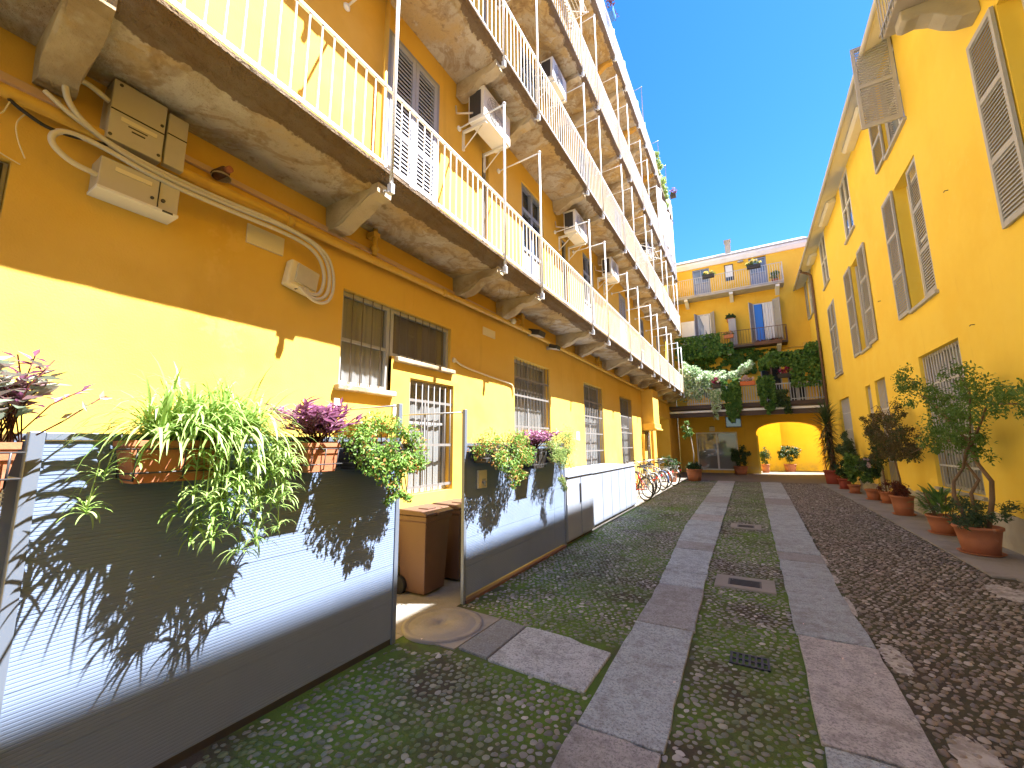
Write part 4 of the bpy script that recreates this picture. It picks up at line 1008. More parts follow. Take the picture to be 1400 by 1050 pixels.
# ------------------------------------------------------------------ end building
EY = 25.8
EB = empty('end_house', (0, EY, 0), 'orange-yellow house closing the courtyard, with archway, terrace and two small balconies', 'building')
PE = PY(EY, 1)
AX0, AX1, AZ, AT = .31, 3.14, 2.2, 2.72
holes = [(AX0, AX1, -.01, 3.1, .0), (-2.68, -.6, .16, 2.26, .2), (-2.2, -1.28, 10.15, 12.0, .14), (-.48, -.02, 10.95, 11.95, .12), (.76, 1.6, 10.15, 12.05, .14),
         (-2.12, -1.42, 7.05, 9.2, .14), (.74, 1.68, 7.05, 9.35, .14), (.8, 1.75, 3.75, 5.95, .14), (2.0, 2.75, 3.75, 6.1, .14)]
mb = MB(); wall(mb, PE, XL, XR + .4, 0, 12.4, holes)
n = 22
arc = [(AX0 + (AX1 - AX0) * i / n, AZ + (AT - AZ) * math.sqrt(max(0, 1 - (2 * i / n - 1) ** 2)) if True else 0) for i in range(n + 1)]
for (x0, z0), (x1, z1) in zip(arc[:-1], arc[1:]):
    mb.quad((x0, EY, z0), (x1, EY, z1), (x1, EY, 3.1), (x0, EY, 3.1)); mb.quad((x0, EY, z0), (x1, EY, z1), (x1, EY + .55, z1), (x0, EY + .55, z0))
mb.quad((AX0, EY, 0), (AX0, EY, AZ), (AX0, EY + .55, AZ), (AX0, EY + .55, 0)); mb.quad((AX1, EY, 0), (AX1, EY, AZ), (AX1, EY + .55, AZ), (AX1, EY + .55, 0))
mb.quad((XL, EY + .55, 2.74), (XR + .4, EY + .55, 2.74), (XR + .4, EY + .55, 12.4), (XL, EY + .55, 12.4)); mb.quad((XR + .4, EY, 2.6), (XR + .4, EY + .55, 2.6), (XR + .4, EY + .55, 12.4), (XR + .4, EY, 12.4))
mb.quad((XL, EY + .55, 0), (AX0, EY + .55, 0), (AX0, EY + .55, 2.739), (XL, EY + .55, 2.739))
mb.build('wall', 'plaster_end', EB)
mb = MB(); mb.box(AX0 - .02, AX0 + .07, EY - .03, EY + .4, 0, 2.05); mb.build('arch_pier', 'plaster_right', EB)
mb = MB(); mb.quad((-.5, 29.05, 0), (1.6, 29.05, 0), (1.6, 29.05, 5.2), (-.5, 29.05, 5.2)); mb.quad((1.6, 29.05, 0), (1.6, 29.6, 0), (1.6, 29.6, 5.2), (1.6, 29.05, 5.2)); mb.quad((1.6, 29.6, 0), (9, 29.6, 0), (9, 29.6, 5.2), (1.6, 29.6, 5.2))
mb.quad((.0, EY + .55, 0), (.0, 29.05, 0), (.0, 29.05, 5.2), (.0, EY + .55, 5.2)); mb.build('court_wall', 'plaster_right', EB)
mb = MB(); mb.prism([(EY - .22, 12.42), (EY - .22, 12.50), (EY + 1.2, 13.2), (EY + 1.2, 12.42)], lambda u, v, a: (a, u, v), -3.55, 3.55); rf = mb.build('roof', 'shutter_grey', EB)
mb = MB(); mb.prism([(EY - .19, 12.28), (EY - .19, 12.415), (EY, 12.415), (EY, 12.08), (EY - .08, 12.08)], lambda u, v, a: (a, u, v), -3.55, 3.5); mb.build('cornice', 'soffit_white', EB)
mb = MB(); mb.box(-.36, -.06, 26.0, 26.4, 12.5, 13.5); mb.box(-.40, -.02, 25.96, 26.44, 13.5, 13.56); mb.build('chimney', 'socle', rf)
def end_door(a0, a1, z0, z1, d=.14, mat='shutter_blue', panel=True):
    f = frame_mesh(PE, a0 + .003, a1 - .003, z0 + .003, z1 - .003, d - .10, d - .01, .06, vs=((a0 + a1) / 2,), hs=(z0 + 1.0,) if panel else (), t=.07).build('door', mat, EB)
    return f
for a0, a1 in ((-2.2, -1.28), (.76, 1.6)):
    f = end_door(a0, a1, 10.15, 12.0)
    mb = MB(); mb.quad(PE(a0 + .05, 10.2, .10), PE(a1 - .05, 10.2, .10), PE(a1 - .05, 11.12, .10), PE(a0 + .05, 11.12, .10)); mb.build('panel', 'shutter_blue', f)
    sheet(PE, a0 + .05, a1 - .05, 11.15, 11.95, .10).build('pane', 'skyglass', f)
f = frame_mesh(PE, -.478, -.022, 10.953, 11.947, .02, .10, .045).build('window', 'wood', EB); sheet(PE, -.44, -.06, 11.2, 11.9, .03).build('blind', 'white', f); sheet(PE, -.44, -.06, 10.98, 11.22, .06).build('pane', 'darkglass', f)
f = frame_mesh(PE, -2.117, -1.423, 7.053, 9.197, .03, .12, .05, vs=(-1.77,), t=.06).build('window', 'white', EB); sheet(PE, -2.1, -1.45, 7.1, 9.15, .10).build('pane', 'skyglass', f)
MB().add([PE(-2.0, 9.12, .05), PE(-1.5, 9.12, .05), PE(-1.52, 7.9, .05), PE(-1.62, 7.9, .05)], [(0, 1, 2, 3)]).build('curtain', 'white', f)
def leafE(parent, x_h, dirx, W, z0, z1, ang, mat='shutter_grey'):
    a = math.radians(ang)
    return shutter(parent, (x_h, EY - .03), (dirx * math.cos(a), -math.sin(a)), (dirx * math.sin(a), math.cos(a)), W, z0, z1, mat, 2, .036, .06)
leafE(f, -2.13, -1, .34, 7.1, 9.2, 70); leafE(f, -1.41, 1, .34, 7.1, 9.2, 55)
f = frame_mesh(PE, .743, 1.677, 7.053, 9.347, .03, .12, .05).build('window', 'white', EB)
sheet(PE, .79, 1.63, 7.1, 9.3, .10).build('pane', 'darkglass', f)
mb = MB(); pbox(mb, PE, .80, 1.16, 7.1, 9.28, .0, .03); mb.build('blue_blind', 'blue', f)
curtain_mesh(PE, 1.2, 1.64, 7.1, 9.3, .03, .02, .12).build('curtain', 'cloth', f)
leafE(f, .73, -1, .40, 7.06, 9.36, 62); leafE(f, 1.69, 1, .46, 7.06, 9.42, 50)
for a0, a1, z1 in ((.8, 1.75, 5.95), (2.0, 2.75, 6.1)):
    f = end_door(a0, a1, 3.75, z1, mat='shutter_grey'); sheet(PE, a0 + .05, a1 - .05, 3.8, z1 - .05, .10).build('pane', 'darkglass', f)
f = frame_mesh(PE, -2.678, -.602, .163, 2.257, .04, .14, .07, vs=(-1.62,), hs=(), t=.09).build('glass_door', 'white', EB)
sheet(PE, -2.62, -.66, .2, 2.2, .10).build('pane', 'frosted', f); sheet(PE, -2.62, -.66, .2, 2.2, .19).build('blind', 'curtain', f)
# two upper balconies
def end_balcony(x0, x1, zb, th, zr, rail, slabm, brx, rr=.008, pitch=.11, D=.82):
    y0 = EY - D
    s = MB(); s.box(x0, x1, y0, EY, zb, zb + th); s = s.build('balcony', slabm, EB, bevel=.01)
    for x in brx:
        mb = MB(); mb.prism([(EY, zb), (y0 + .05, zb), (y0 + .05, zb - .12), (y0 + .3, zb - .17), (EY, zb - .38)], lambda u, v, a: (a, u, v), x - .09, x + .09); mb.build('balcony_bracket', 'soffit_white', s)
    mb = MB(); y = y0 + .025; z0 = zb + th + .04
    for z in (z0, zr): mb.box(x0, x1, y - .012, y + .012, z - .014, z + .014); mb.box(x1 - .024, x1, y, EY, z - .013, z + .013); mb.box(x0, x0 + .024, y, EY, z - .013, z + .013)
    n = int((x1 - x0) / pitch)
    for i in range(n + 1): mb.cyl((x0 + .012 + (x1 - x0 - .024) * i / n, y, z0), (x0 + .012 + (x1 - x0 - .024) * i / n, y, zr), rr, n=5, caps=False)
    for i in range(1, 7): mb.cyl((x1 - .012, y + i * .12, z0), (x1 - .012, y + i * .12, zr), rr, n=5, caps=False)
    for x in (x0 + .012, x1 - .012, (x0 + x1) / 2): mb.box(x - .014, x + .014, y - .013, y + .013, z0, zr + .02)
    mb.build('railing', rail, s)
end_balcony(-3.55, 2.25, 10.02, .12, 11.18, 'bars', 'socle', (-2.6, -.25, 1.95), .010)
end_balcony(-3.4, 2.14, 6.82, .12, 7.75, 'rust', 'wood', (-2.7, -.6, 1.75), .009, .13)
# terrace over the portico
TY0 = 23.0
s = MB(); s.box(XL + .01, XR - .01, TY0, EY - .01, 3.36, 3.56); s = s.build('terrace', 'wood', EB)
mb = MB(); mb.box(XL + .01, XR - .01, TY0 - .03, TY0 + .10, 2.98, 3.30); mb.box(XL + .01, XR - .01, TY0 + 1.3, TY0 + 1.45, 3.05, 3.35); mb.box(XL + .01, XR - .01, TY0 - .05, TY0, 3.40, 3.58); mb.build('beam', 'wood', s)
mb = MB(); mb.box(XL + .02, XR - .02, TY0 - .07, TY0 - .031, 3.20, 3.30); mb.build('light_strip', 'white', s)
mb = MB(); y = TY0 + .02
mb.box(XL + .9, XR - .02, y - .015, y + .015, 4.40, 4.44); mb.box(XL + .9, XR - .02, y - .012, y + .012, 3.66, 3.69)
for i in range(54): mb.box(XL + .95 + i * .107 - .012, XL + .95 + i * .107 + .012, y - .008, y + .008, 3.58, 4.41)
mb.build('railing', 'galv', s)
mb = MB()
for x in (1.15, 3.1):
    for yy in (TY0 + .05, TY0 + 1.4): mb.box(x - .035, x + .035, yy - .035, yy + .035, 3.56, 5.75)
for yy in (TY0 + .05, TY0 + 1.4): mb.box(1.1, 3.15, yy - .03, yy + .03, 5.75, 5.83)
mb.build('pergola', 'wood', s)
# small fixtures on the end house
t = empty('display_box', (-.7, 23.3, 2.3), 'dark hanging box under the terrace beside the glass door', 'box')
mb = MB(); mb.box(-1.0, -.30, 23.25, 23.55, 2.42, 2.96); mb.build('case', 'iron', t, bevel=.01); mb = MB(); mb.box(-.96, -.34, 23.235, 23.249, 2.46, 2.92); mb.build('screen', 'darkglass', t)
t = empty('wall_lamp', (-1.85, 25.7, 2.35), 'small glowing box lamp above the glass door', 'lamp'); mb = MB(); mb.box(-1.95, -1.68, 25.68, 25.79, 2.30, 2.55); mb.build('shade', 'label', t, bevel=.02); mb = MB(); mb.box(-1.93, -1.70, 25.72, 25.80, 2.552, 2.58); mb.build('bracket', 'iron', t)
t = empty('wall_lamp', (.3, 25.7, 11.9), 'oval grey wall lamp between the top balcony doors', 'lamp'); mb = MB(); mb.blob((.35, 25.72, 11.95), .17, .09, .07, 14, 8); mb.build('shade', 'galv', t); mb = MB(); mb.box(.3, .4, 25.74, 25.8, 11.9, 12.0); mb.build('bracket', 'iron', t)
t = empty('storage_cabinet', (-.35, 25.4, 6.94), 'tall narrow grey cabinet on the middle balcony with a plant on top', 'cabinet'); mb = MB(); mb.box(-.52, -.15, 25.3, 25.75, 6.945, 8.55); mb.build('case', 'shutter_grey', t, bevel=.01); mb = MB(); mb.box(-.50, -.34, 25.285, 25.299, 7.0, 8.5); mb.box(-.33, -.17, 25.285, 25.299, 7.0, 8.5); mb.build('door', 'shutter_grey', t)
mb = MB(); mb.box(-2.98, -2.25, 25.3, 25.75, 7.35, 8.75); tag(mb.build('storage_cabinet', 'white', bevel=.03), 'white cupboard on the left end of the middle balcony', 'cabinet')
mb = MB(); mb.tube([(1.9, EY - .05, 6.62), (2.9, EY - .05, 6.66), (3.1, EY - .05, 6.70)], .03, 8); mb.box(2.85, 3.1, EY - .12, EY, 6.5, 6.85); tag(mb.build('drain_pipe', 'pipe'), 'horizontal drain pipe with rain head under the middle balcony', 'pipe')

# ------------------------------------------------------------------ grey screen fence with posts
def ribbed(y0, y1, z0, z1, x, pitch=.0168, depth=.0016, joint=17):
    """horizontal ribbed boards facing +x, extruded along y"""
    prof = []; n = int((z1 - z0) / pitch); p = (z1 - z0) / n
    for i in range(n):
        z = z0 + i * p
        g = .0045 if i % joint == 0 else depth
        prof += [(x - g, z), (x - g, z + p * (.16 if i % joint else .24)), (x, z + p * .30), (x, z + p * .97)]
    prof += [(x, z1), (x - .03, z1), (x - .03, z0)]
    mb = MB(); mb.prism(prof, lambda u, v, a: (u, a, v), y0, y1)
    return mb
t = empty('screen_fence', (XF, 1.58, 0), 'large near panel of ribbed grey fence hung with plants', 'fence', 'grey ribbed fence panels')
ribbed(.535, 2.62, .045, 1.64, XF).build('board_panel', 'fence', t)
mb = MB(); mb.box(XF - .045, XF + .012, .485, .534, 0, 1.68); mb.build('post', 'post', t, bevel=.004)
mb = MB(); mb.box(XF - .03, XF + .010, 2.621, 2.665, 0, 1.98); mb.build('post', 'post', t, bevel=.004)
mb = MB(); mb.box(XF - .045, XF + .010, .535, 2.62, 1.641, 1.675); mb.build('top_rail', 'post', t, bevel=.003)
mb = MB(); mb.box(XF - .04, XF - .005, .535, 2.62, 0.0, .044); mb.build('bottom_rail', 'iron', t)
t2 = empty('screen_fence', (-3.15, .5, 0), 'short shaded return panel of grey fence at the left edge', 'fence', 'grey ribbed fence panels')
mb = MB(); pr = []
n = 94; p = 1.6 / n
for i in range(n):
    z = .04 + i * p; pr += [(.455, z), (.455, z + p * .2), (.450, z + p * .3), (.450, z + p * .97)]
pr += [(.45, 1.64), (.49, 1.64), (.49, .04)]
mb.prism(pr, lambda u, v, a: (a, u, v), -3.58, XF - .052); mb.build('board_panel', 'fence', t2)
mb = MB(); mb.box(-3.58, XF - .052, .452, .488, 1.642, 1.672); mb.build('top_rail', 'post', t2)
t = empty('screen_fence', (XF, 4.95, 0), 'second grey ribbed fence panel past the bin opening', 'fence', 'grey ribbed fence panels')
ribbed(3.64, 5.90, .06, 1.60, XF).build('board_panel', 'fence', t)
ribbed(5.905, 6.30, .06, 1.60, XF).build('board_panel', 'fence', t)
mb = MB(); mb.box(XF - .028, XF + .012, 3.59, 3.635, 0, 2.0); mb.build('post', 'post', t, bevel=.004)
mb = MB(); mb.box(XF - .05, XF + .012, 6.302, 6.345, 0, 1.64); mb.build('post', 'post', t, bevel=.004)
mb = MB(); mb.box(XF - .045, XF + .010, 3.636, 6.30, 1.601, 1.635); mb.build('top_rail', 'post', t, bevel=.003)
mb = MB(); mb.box(XF - .03, XF + .03, 3.62, 6.3, 0.0, .03); mb.build('bottom_rail', 'rust', t)
for y, yw, lab in ((2.65, 2.66, 'thin tie rod from the near fence post to a wall flange'), (3.60, 3.45, 'thin tie rod from the second fence post to a wall flange')):
    t = empty('tie_rod', (-3.1, y, 1.95), lab, 'tie rod', 'tie rods between fence and wall')
    mb = MB(); mb.cyl((XF - .02, y, 1.965), (XL + .03, yw, 1.965), .008, n=8); mb.build('rod', 'galv', t)
    mb = MB(); mb.box(XL, XL + .02, yw - .03, yw + .03, 1.94, 2.09); mb.build('flange', 'white', t)
mb = MB(); mb.box(XL, XL + .12, 2.70, 3.40, 1.835, 1.865); tag(mb.build('wall_shelf', 'pipe'), 'narrow ochre ledge on the wall behind the near fence', 'shelf')
t = empty('socket_box', (XF, 3.9, 1.2), 'cream outlet box with tap on the second fence panel', 'outlet box')
mb = MB(); mb.box(XF + .001, XF + .03, 3.83, 4.0, 1.13, 1.33); mb.build('case', 'label', t, bevel=.006)
mb = MB(); mb.cyl((XF + .03, 3.91, 1.2), (XF + .075, 3.91, 1.2), .016, n=10); mb.cyl((XF + .06, 3.91, 1.2), (XF + .065, 3.91, 1.15), .010, n=8); mb.box(XF + .045, XF + .055, 3.88, 3.94, 1.225, 1.235); mb.build('tap', 'galv', t)

# cabinets along the wall side
def cabinet(y0, y1, x1, h, label, handle=None, paper=None):
    t = empty('metal_cabinet', (-3.1, (y0 + y1) / 2, 0), label, 'cabinet', 'row of grey metal cabinets beyond the fence')
    mb = MB(); mb.box(XL + .02, x1 - .022, y0 + .002, y1 - .002, .05, h - .03); mb.build('body', 'cabinet', t)
    mb = MB(); mb.prism([(XL + .02, h + .02), (XL + .02, h - .029), (x1 + .02, h - .029), (x1 + .02, h - .005)], lambda u, v, a: (u, a, v), y0 + .001, y1 - .001); mb.build('lid', 'cabinet', t, bevel=.003)
    mb = MB(); mb.box(x1 - .021, x1, y0 + .010, y1 - .010, .07, h - .045); mb.build('door', 'cabinet', t, bevel=.004)
    mb = MB(); mb.box(XL + .03, x1 - .05, y0 + .01, y1 - .01, 0, .049); mb.build('plinth', 'iron', t)
    if handle:
        mb = MB(); mb.box(x1 + .001, x1 + .02, handle - .025, handle + .025, h - .48, h - .16); mb.build('handle', 'iron', t, bevel=.004)
    if paper:
        mb = MB(); mb.box(x1 + .001, x1 + .0022, paper - .06, paper + .06, h - .38 - .1 * random.random(), h - .09); mb.build('notice', 'white', t)
for a in ((6.37, 7.02, XF + .02, 1.10, 'tall grey cabinet next to the fence, white notice left, black handle right', 6.97, 6.43), (7.025, 7.68, XF + .02, 1.10, 'tall grey cabinet with white notice, second from the fence', None, 7.55)):
    cabinet(*a)
ORD = ['third', 'fourth', 'fifth', 'sixth', 'seventh', 'last']
ed = [7.70, 8.42, 9.05, 9.64, 10.2, 10.72, 11.22]
for i in range(6): cabinet(ed[i], ed[i + 1], XF - .04, 1.08, '%s grey metal cabinet in the row counted from the fence' % ORD[i], None, ed[i] + .33 if i in (3, 4, 5) else None)

# wheelie bins: front towards the courtyard, wheels and hinge against the wall
def wheelie(label, x, y, sticker=False):
    t = empty('wheelie_bin', (x, y, 0), label, 'wheelie bin', 'brown wheelie bins behind the fence')
    def ring(s, sy, z): return [(x - .22 * sy, y - .21 * s, z), (x + .22 * sy, y - .21 * s, z), (x + .22 * sy, y + .21 * s, z), (x - .22 * sy, y + .21 * s, z)]
    V = ring(.80, .78, .03) + ring(.97, .97, .78) + ring(1.06, 1.06, .79) + ring(1.06, 1.06, .845)
    F = [(0, 1, 2, 3)[::-1]] + [(k * 4 + i, k * 4 + (i + 1) % 4, k * 4 + 4 + (i + 1) % 4, k * 4 + 4 + i) for k in range(3) for i in range(4)] + [(12, 13, 14, 15)]
    MB().add(V, F).build('body', 'bin', t, bevel=.025, seg=3)
    mb = MB(); mb.prism([(x - .245, .85), (x + .245, .85), (x + .25, .872), (x + .16, .905), (x - .16, .912), (x - .25, .880)], lambda u, v, a: (u, a, v), y - .24, y + .24); ld = mb.build('lid', 'bin', t, bevel=.012)
    MB().box(x + .02, x + .16, y - .12, y + .02, .906, .918).build('flap', 'bin', ld, bevel=.004)
    MB().box(x + .235, x + .275, y - .07, y + .07, .85, .878).build('handle', 'bin', ld, bevel=.004)
    MB().cyl((x - .255, y - .18, .87), (x - .255, y + .18, .87), .016, n=8).build('hinge_bar', 'bin', t)
    for s in (-1, 1):
        mb = MB(); mb.cyl((x - .17, y + s * .17, .095), (x - .17, y + s * .225, .095), .095, n=20); mb.build('wheel', 'rubber', t)
    if sticker:
        mb = MB(); mb.add([(x + .202, y - .09, .40), (x + .202, y + .10, .40), (x + .212, y + .10, .64), (x + .212, y - .09, .64)], [(0, 1, 2, 3)]); mb.build('sticker', 'label', t)
    return t
wheelie('brown wheelie bin nearest the opening, its lid in sunlight', -3.32, 3.70)
wheelie('brown wheelie bin behind the first, sticker on its front', -3.30, 4.27, True)

# bicycles: built round the rear contact point, heading +x
def bike(color, label, basket=False, step=False):
    t = empty('bicycle', (0, 0, 0), label, 'bicycle', 'bicycles parked beyond the cabinets')
    R = .335; A, B = Vector((0, 0, R)), Vector((1.06, 0, R)); BBk = Vector((.45, 0, .28)); S = Vector((.30, 0, .80)); H = Vector((.86, 0, .86)); Hd = Vector((.91, 0, .66))
    for c in (A, B):
        mb = MB(); mb.torus(c, R - .042, .008, (1, 0, 0), (0, 0, 1), 36, 6); mb.cyl(c - Vector((0, .05, 0)), c + Vector((0, .05, 0)), .02, n=10)
        for k in range(18):
            a = 2 * PI * k / 18; mb.cyl(c + Vector((0, .03 * (-1) ** k, 0)), c + Vector(((R - .04) * math.cos(a), 0, (R - .04) * math.sin(a))), .0016, n=4, caps=False)
        wh = mb.build('wheel', 'galv', t, origin=c)
        MB().torus(c, R - .020, .022, (1, 0, 0), (0, 0, 1), 40, 8).build('tyre', 'rubber', wh, origin=c)
    mb = MB()
    tubes = [(BBk, Hd, .017), (BBk, S, .016), (BBk + Vector((0, .03, 0)), A + Vector((0, .05, 0)), .010), (BBk - Vector((0, .03, 0)), A - Vector((0, .05, 0)), .010), (S - Vector((-.02, 0, .1)), A + Vector((0, .05, 0)), .009), (S - Vector((-.02, 0, .1)), A - Vector((0, .05, 0)), .009), (H, Hd, .018)]
    tubes.append((BBk + (S - BBk) * .45, Hd + Vector((0, 0, .03)), .015) if step else (S - Vector((-.03, 0, .12)), H - Vector((-.01, 0, .03)), .016))
    for a, b, r in tubes: mb.cyl(a, b, r, n=8)
    for s in (-1, 1): mb.tube([Hd + Vector((0, 0, -.01)), Hd + Vector((.02, s * .05, -.05)), B + Vector((0, s * .05, 0))], .011, 8)
    mb.build('frame', color, t)
    mb = MB(); mb.cyl(S, S + Vector((-.02, 0, .12)), .013, n=8); mb.build('seat_post', 'chrome', t)
    mb = MB(); V = []
    pr = [(-.16, .085, .03), (-.12, .10, .045), (-.02, .07, .045), (.08, .03, .04), (.14, .018, .03)]
    for (dx, w2, h) in pr:
        c = S + Vector((-.03 + dx, 0, .13)); V += [tuple(c + Vector((0, -w2, -.01))), tuple(c + Vector((0, -w2 * .8, h))), tuple(c + Vector((0, 0, h + .01))), tuple(c + Vector((0, w2 * .8, h))), tuple(c + Vector((0, w2, -.01)))]
    F = [(i * 5 + j, i * 5 + j + 1, i * 5 + j + 6, i * 5 + j + 5) for i in range(4) for j in range(4)] + [(i * 5 + 4, i * 5, i * 5 + 5, i * 5 + 9) for i in range(4)] + [(0, 1, 2, 3, 4), (20, 21, 22, 23, 24)]
    mb.add(V, F, True); mb.build('saddle', 'rubber', t)
    hb = H + Vector((-.03, 0, .14)); mb = MB(); mb.cyl(H, hb, .013, n=8)
    mb.tube([hb + Vector((-.20, -.28, .03)), hb + Vector((-.06, -.24, .04)), hb + Vector((.02, -.1, .01)), hb, hb + Vector((.02, .1, .01)), hb + Vector((-.06, .24, .04)), hb + Vector((-.20, .28, .03))], .011, 8); hbar = mb.build('handlebar', 'chrome', t)
    for s in (-1, 1): MB().cyl(hb + Vector((-.22, s * .285, .03)), hb + Vector((-.12, s * .265, .035)), .016, n=8).build('grip', 'rubber', hbar)
    for c, a0, a1 in ((A, .15, 3.3), (B, .6, 2.75)):
        mb = MB(); rows = []
        for i in range(15):
            a = a0 + (a1 - a0) * i / 14; rr = R + .018; d = Vector((math.cos(a), 0, math.sin(a)))
            rows.append([c + d * (rr - .008) + Vector((0, -.027, 0)), c + d * (rr + .006), c + d * (rr - .008) + Vector((0, .027, 0))])
        V = [tuple(p) for r in rows for p in r]; mb.add(V, [(i * 3 + j, i * 3 + j + 1, i * 3 + j + 4, i * 3 + j + 3) for i in range(14) for j in range(2)], True); mb.build('mudguard', color if color != 'red' else 'black', t)
    mb = MB()
    for s in (-1, 0, 1): mb.cyl(Vector((-.26, s * .06, .76)), Vector((.20, s * .05, .76)), .006, n=6)
    for x in (-.25, -.1, .05): mb.cyl(Vector((x, -.065, .76)), Vector((x, .065, .76)), .006, n=6)
    for s in (-1, 1): mb.cyl(Vector((-.15, s * .06, .76)), A + Vector((0, s * .06, 0)), .006, n=6)
    mb.build('rack', 'galv', t)
    mb = MB(); mb.torus(BBk + Vector((0, .055, 0)), .085, .006, (1, 0, 0), (0, 0, 1), 24, 6); mb.cyl(BBk + Vector((0, -.08, 0)), BBk + Vector((0, .08, 0)), .014, n=8)
    for s in (-1, 1): e = BBk + Vector((s * .14, s * .085, -s * .09)); mb.cyl(BBk + Vector((0, s * .075, 0)), e, .009, n=6); mb.obox(e + Vector((0, s * .05, 0)), (.045, 0, 0), (0, .045, 0), (0, 0, .010))
    mb.build('crank', 'iron', t)
    mb = MB(); mb.obox((-.355, 0, .62), (.014, 0, 0), (0, .025, 0), (0, 0, .035)); mb.build('rear_light', 'red', t)
    mb = MB(); mb.cyl(BBk + Vector((-.12, .06, .0)), Vector((.22, .19, .01)), .009, n=6); mb.build('kickstand', 'galv', t)
    if basket:
        mb = MB(); c = H + Vector((.2, 0, .02))
        for k in range(5):
            z = -.14 + k * .065; s = .10 + .012 * k; mb.tube([c + Vector((-s, -s * 1.2, z)), c + Vector((s, -s * 1.2, z)), c + Vector((s, s * 1.2, z)), c + Vector((-s, s * 1.2, z)), c + Vector((-s, -s * 1.2, z))], .005, 5)
        for k in range(16):
            a = 2 * PI * k / 16; d = Vector((max(-1, min(1, 1.3 * math.cos(a))), 1.2 * max(-1, min(1, 1.3 * math.sin(a))), 0)); mb.cyl(c + d * .10 + Vector((0, 0, -.14)), c + d * .148 + Vector((0, 0, .12)), .004, n=4)
        mb.build('basket', 'iron', t)
    return t
def park(t, y, x=-2.74, ang=142, lean=5):
    t.location = (x, y, 0.008); t.rotation_euler = (math.radians(lean), 0, math.radians(ang))
park(bike('red', 'red bicycle with black mudguards nearest the cabinets', step=True), 12.25, -2.72, 140)
park(bike('black', 'black bicycle directly behind the red one'), 13.0, -2.80, 143)
park(bike('silver', 'silver bicycle in the middle of the parked row', step=True), 14.1, -2.85, 140)
park(bike('navy', 'dark blue bicycle with a front basket in the row', basket=True), 15.35, -2.82, 138)
park(bike('silver', 'grey bicycle with front basket, second from the far end', basket=True), 16.2, -2.85, 144)
park(bike('black', 'black bicycle at the far end of the row beside the portico', step=True), 17.15, -2.70, 139)

# ------------------------------------------------------------------ plants
def rnd_dirs(n, up=0.0, rng=RNG):
    d = rng.normal(0, 1, (n, 3)); d[:, 2] += up
    return d / (np.linalg.norm(d, axis=1)[:, None] + 1e-9)
def clumps(centres, radii, n, L, W, rng=RNG, droop=.3, shell=.55):
    """leaves filling blobs: positions, outward directions"""
    ci = rng.integers(0, len(centres), n); c = np.array(centres)[ci]; r = np.array(radii)[ci]
    d = rnd_dirs(n); q = rng.uniform(shell, 1.0, (n, 1)) ** 1.0
    P = c + d * r[:, None] * q if r.ndim == 1 else c + d * r * q
    D = d * .7 + rnd_dirs(n) * .8; D[:, 2] -= droop
    N = d + np.array([0, 0, .8]) + rnd_dirs(n) * .5
    return P, D, N, rng.uniform(.7, 1.3, n) * L, rng.uniform(.7, 1.3, n) * W
def pot_profile(r0, r1, h, rim=.03):
    return [(0, .0), (r0, 0), (r0 + (r1 - r0) * .5, h * .5), (r1 - .004, h - rim * 1.5), (r1 + rim * .5, h - rim * 1.4), (r1 + rim * .6, h - rim * .2), (r1 + rim * .3, h), (r1 - rim * .3, h), (r1 - rim * .4, h - .05), (0, h - .05)]
def pot_parts(t, x, y, z, r0, r1, h, mat, rim=.03, saucer=True):
    MB().lathe((x, y, z + (.018 if saucer else 0)), pot_profile(r0, r1, h, rim), 36).build('pot', mat, t)
    MB().lathe((x, y, z + h - .04), [(0, .0), (r1 * .5, .012), (r1 - rim * .5, .0)], 20).build('soil', 'soil', t)
    if saucer: MB().lathe((x, y, z), [(0, 0), (r0 + .02, 0), (r0 + .06, .03), (r0 + .05, .03), (r0 + .015, .012), (0, .012)], 30).build('saucer', mat, t)

# --- planters hung on the fence
def hung(label, y0, y1, x0, x1, z0, z1, mat, group='planters hung on the grey fence'):
    t = empty('hanging_planter', ((x0 + x1) / 2, (y0 + y1) / 2, z0), label, 'planter', group)
    k = .03; V = []
    for (s, z) in ((.86, z0), (1.0, z1 - .03), (1.05, z1 - .028), (1.05, z1)):
        cx, cy, hx, hy = (x0 + x1) / 2, (y0 + y1) / 2, (x1 - x0) / 2 * s, (y1 - y0) / 2 * s
        V += [(cx - hx, cy - hy, z), (cx + hx, cy - hy, z), (cx + hx, cy + hy, z), (cx - hx, cy + hy, z)]
    F = [(3, 2, 1, 0)] + [(k * 4 + i, k * 4 + (i + 1) % 4, k * 4 + 4 + (i + 1) % 4, k * 4 + 4 + i) for k in range(3) for i in range(4)]
    MB().add(V, F).build('pot', mat, t, bevel=.012, seg=3)
    mb = MB(); mb.quad((x0 + .01, y0 + .01, z1 - .02), (x1 - .01, y0 + .01, z1 - .02), (x1 - .01, y1 - .01, z1 - .02), (x0 + .01, y1 - .01, z1 - .02)); mb.build('soil', 'soil', t)
    mb = MB()
    for y in (y0 + .02, (y0 + y1) / 2, y1 - .02):
        mb.tube([(XF - .06, y, 1.60), (XF - .06, y, 1.69), (x0 - .005, y, 1.69), (x0 - .012, y, z0 + .02), (x1 + .004, y, z0 + .015), (x1 + .022, y, z1 - .04)], .004, 5)
    for z in (z0 + .05, z1 - .04): mb.tube([(x0 - .012, y0 - .015, z), (x1 + .016, y0 - .015, z), (x1 + .016, y1 + .015, z), (x0 - .012, y1 + .015, z)], .004, 5)
    mb.build('hanger', 'iron', t)
    return t
PXc = -2.54
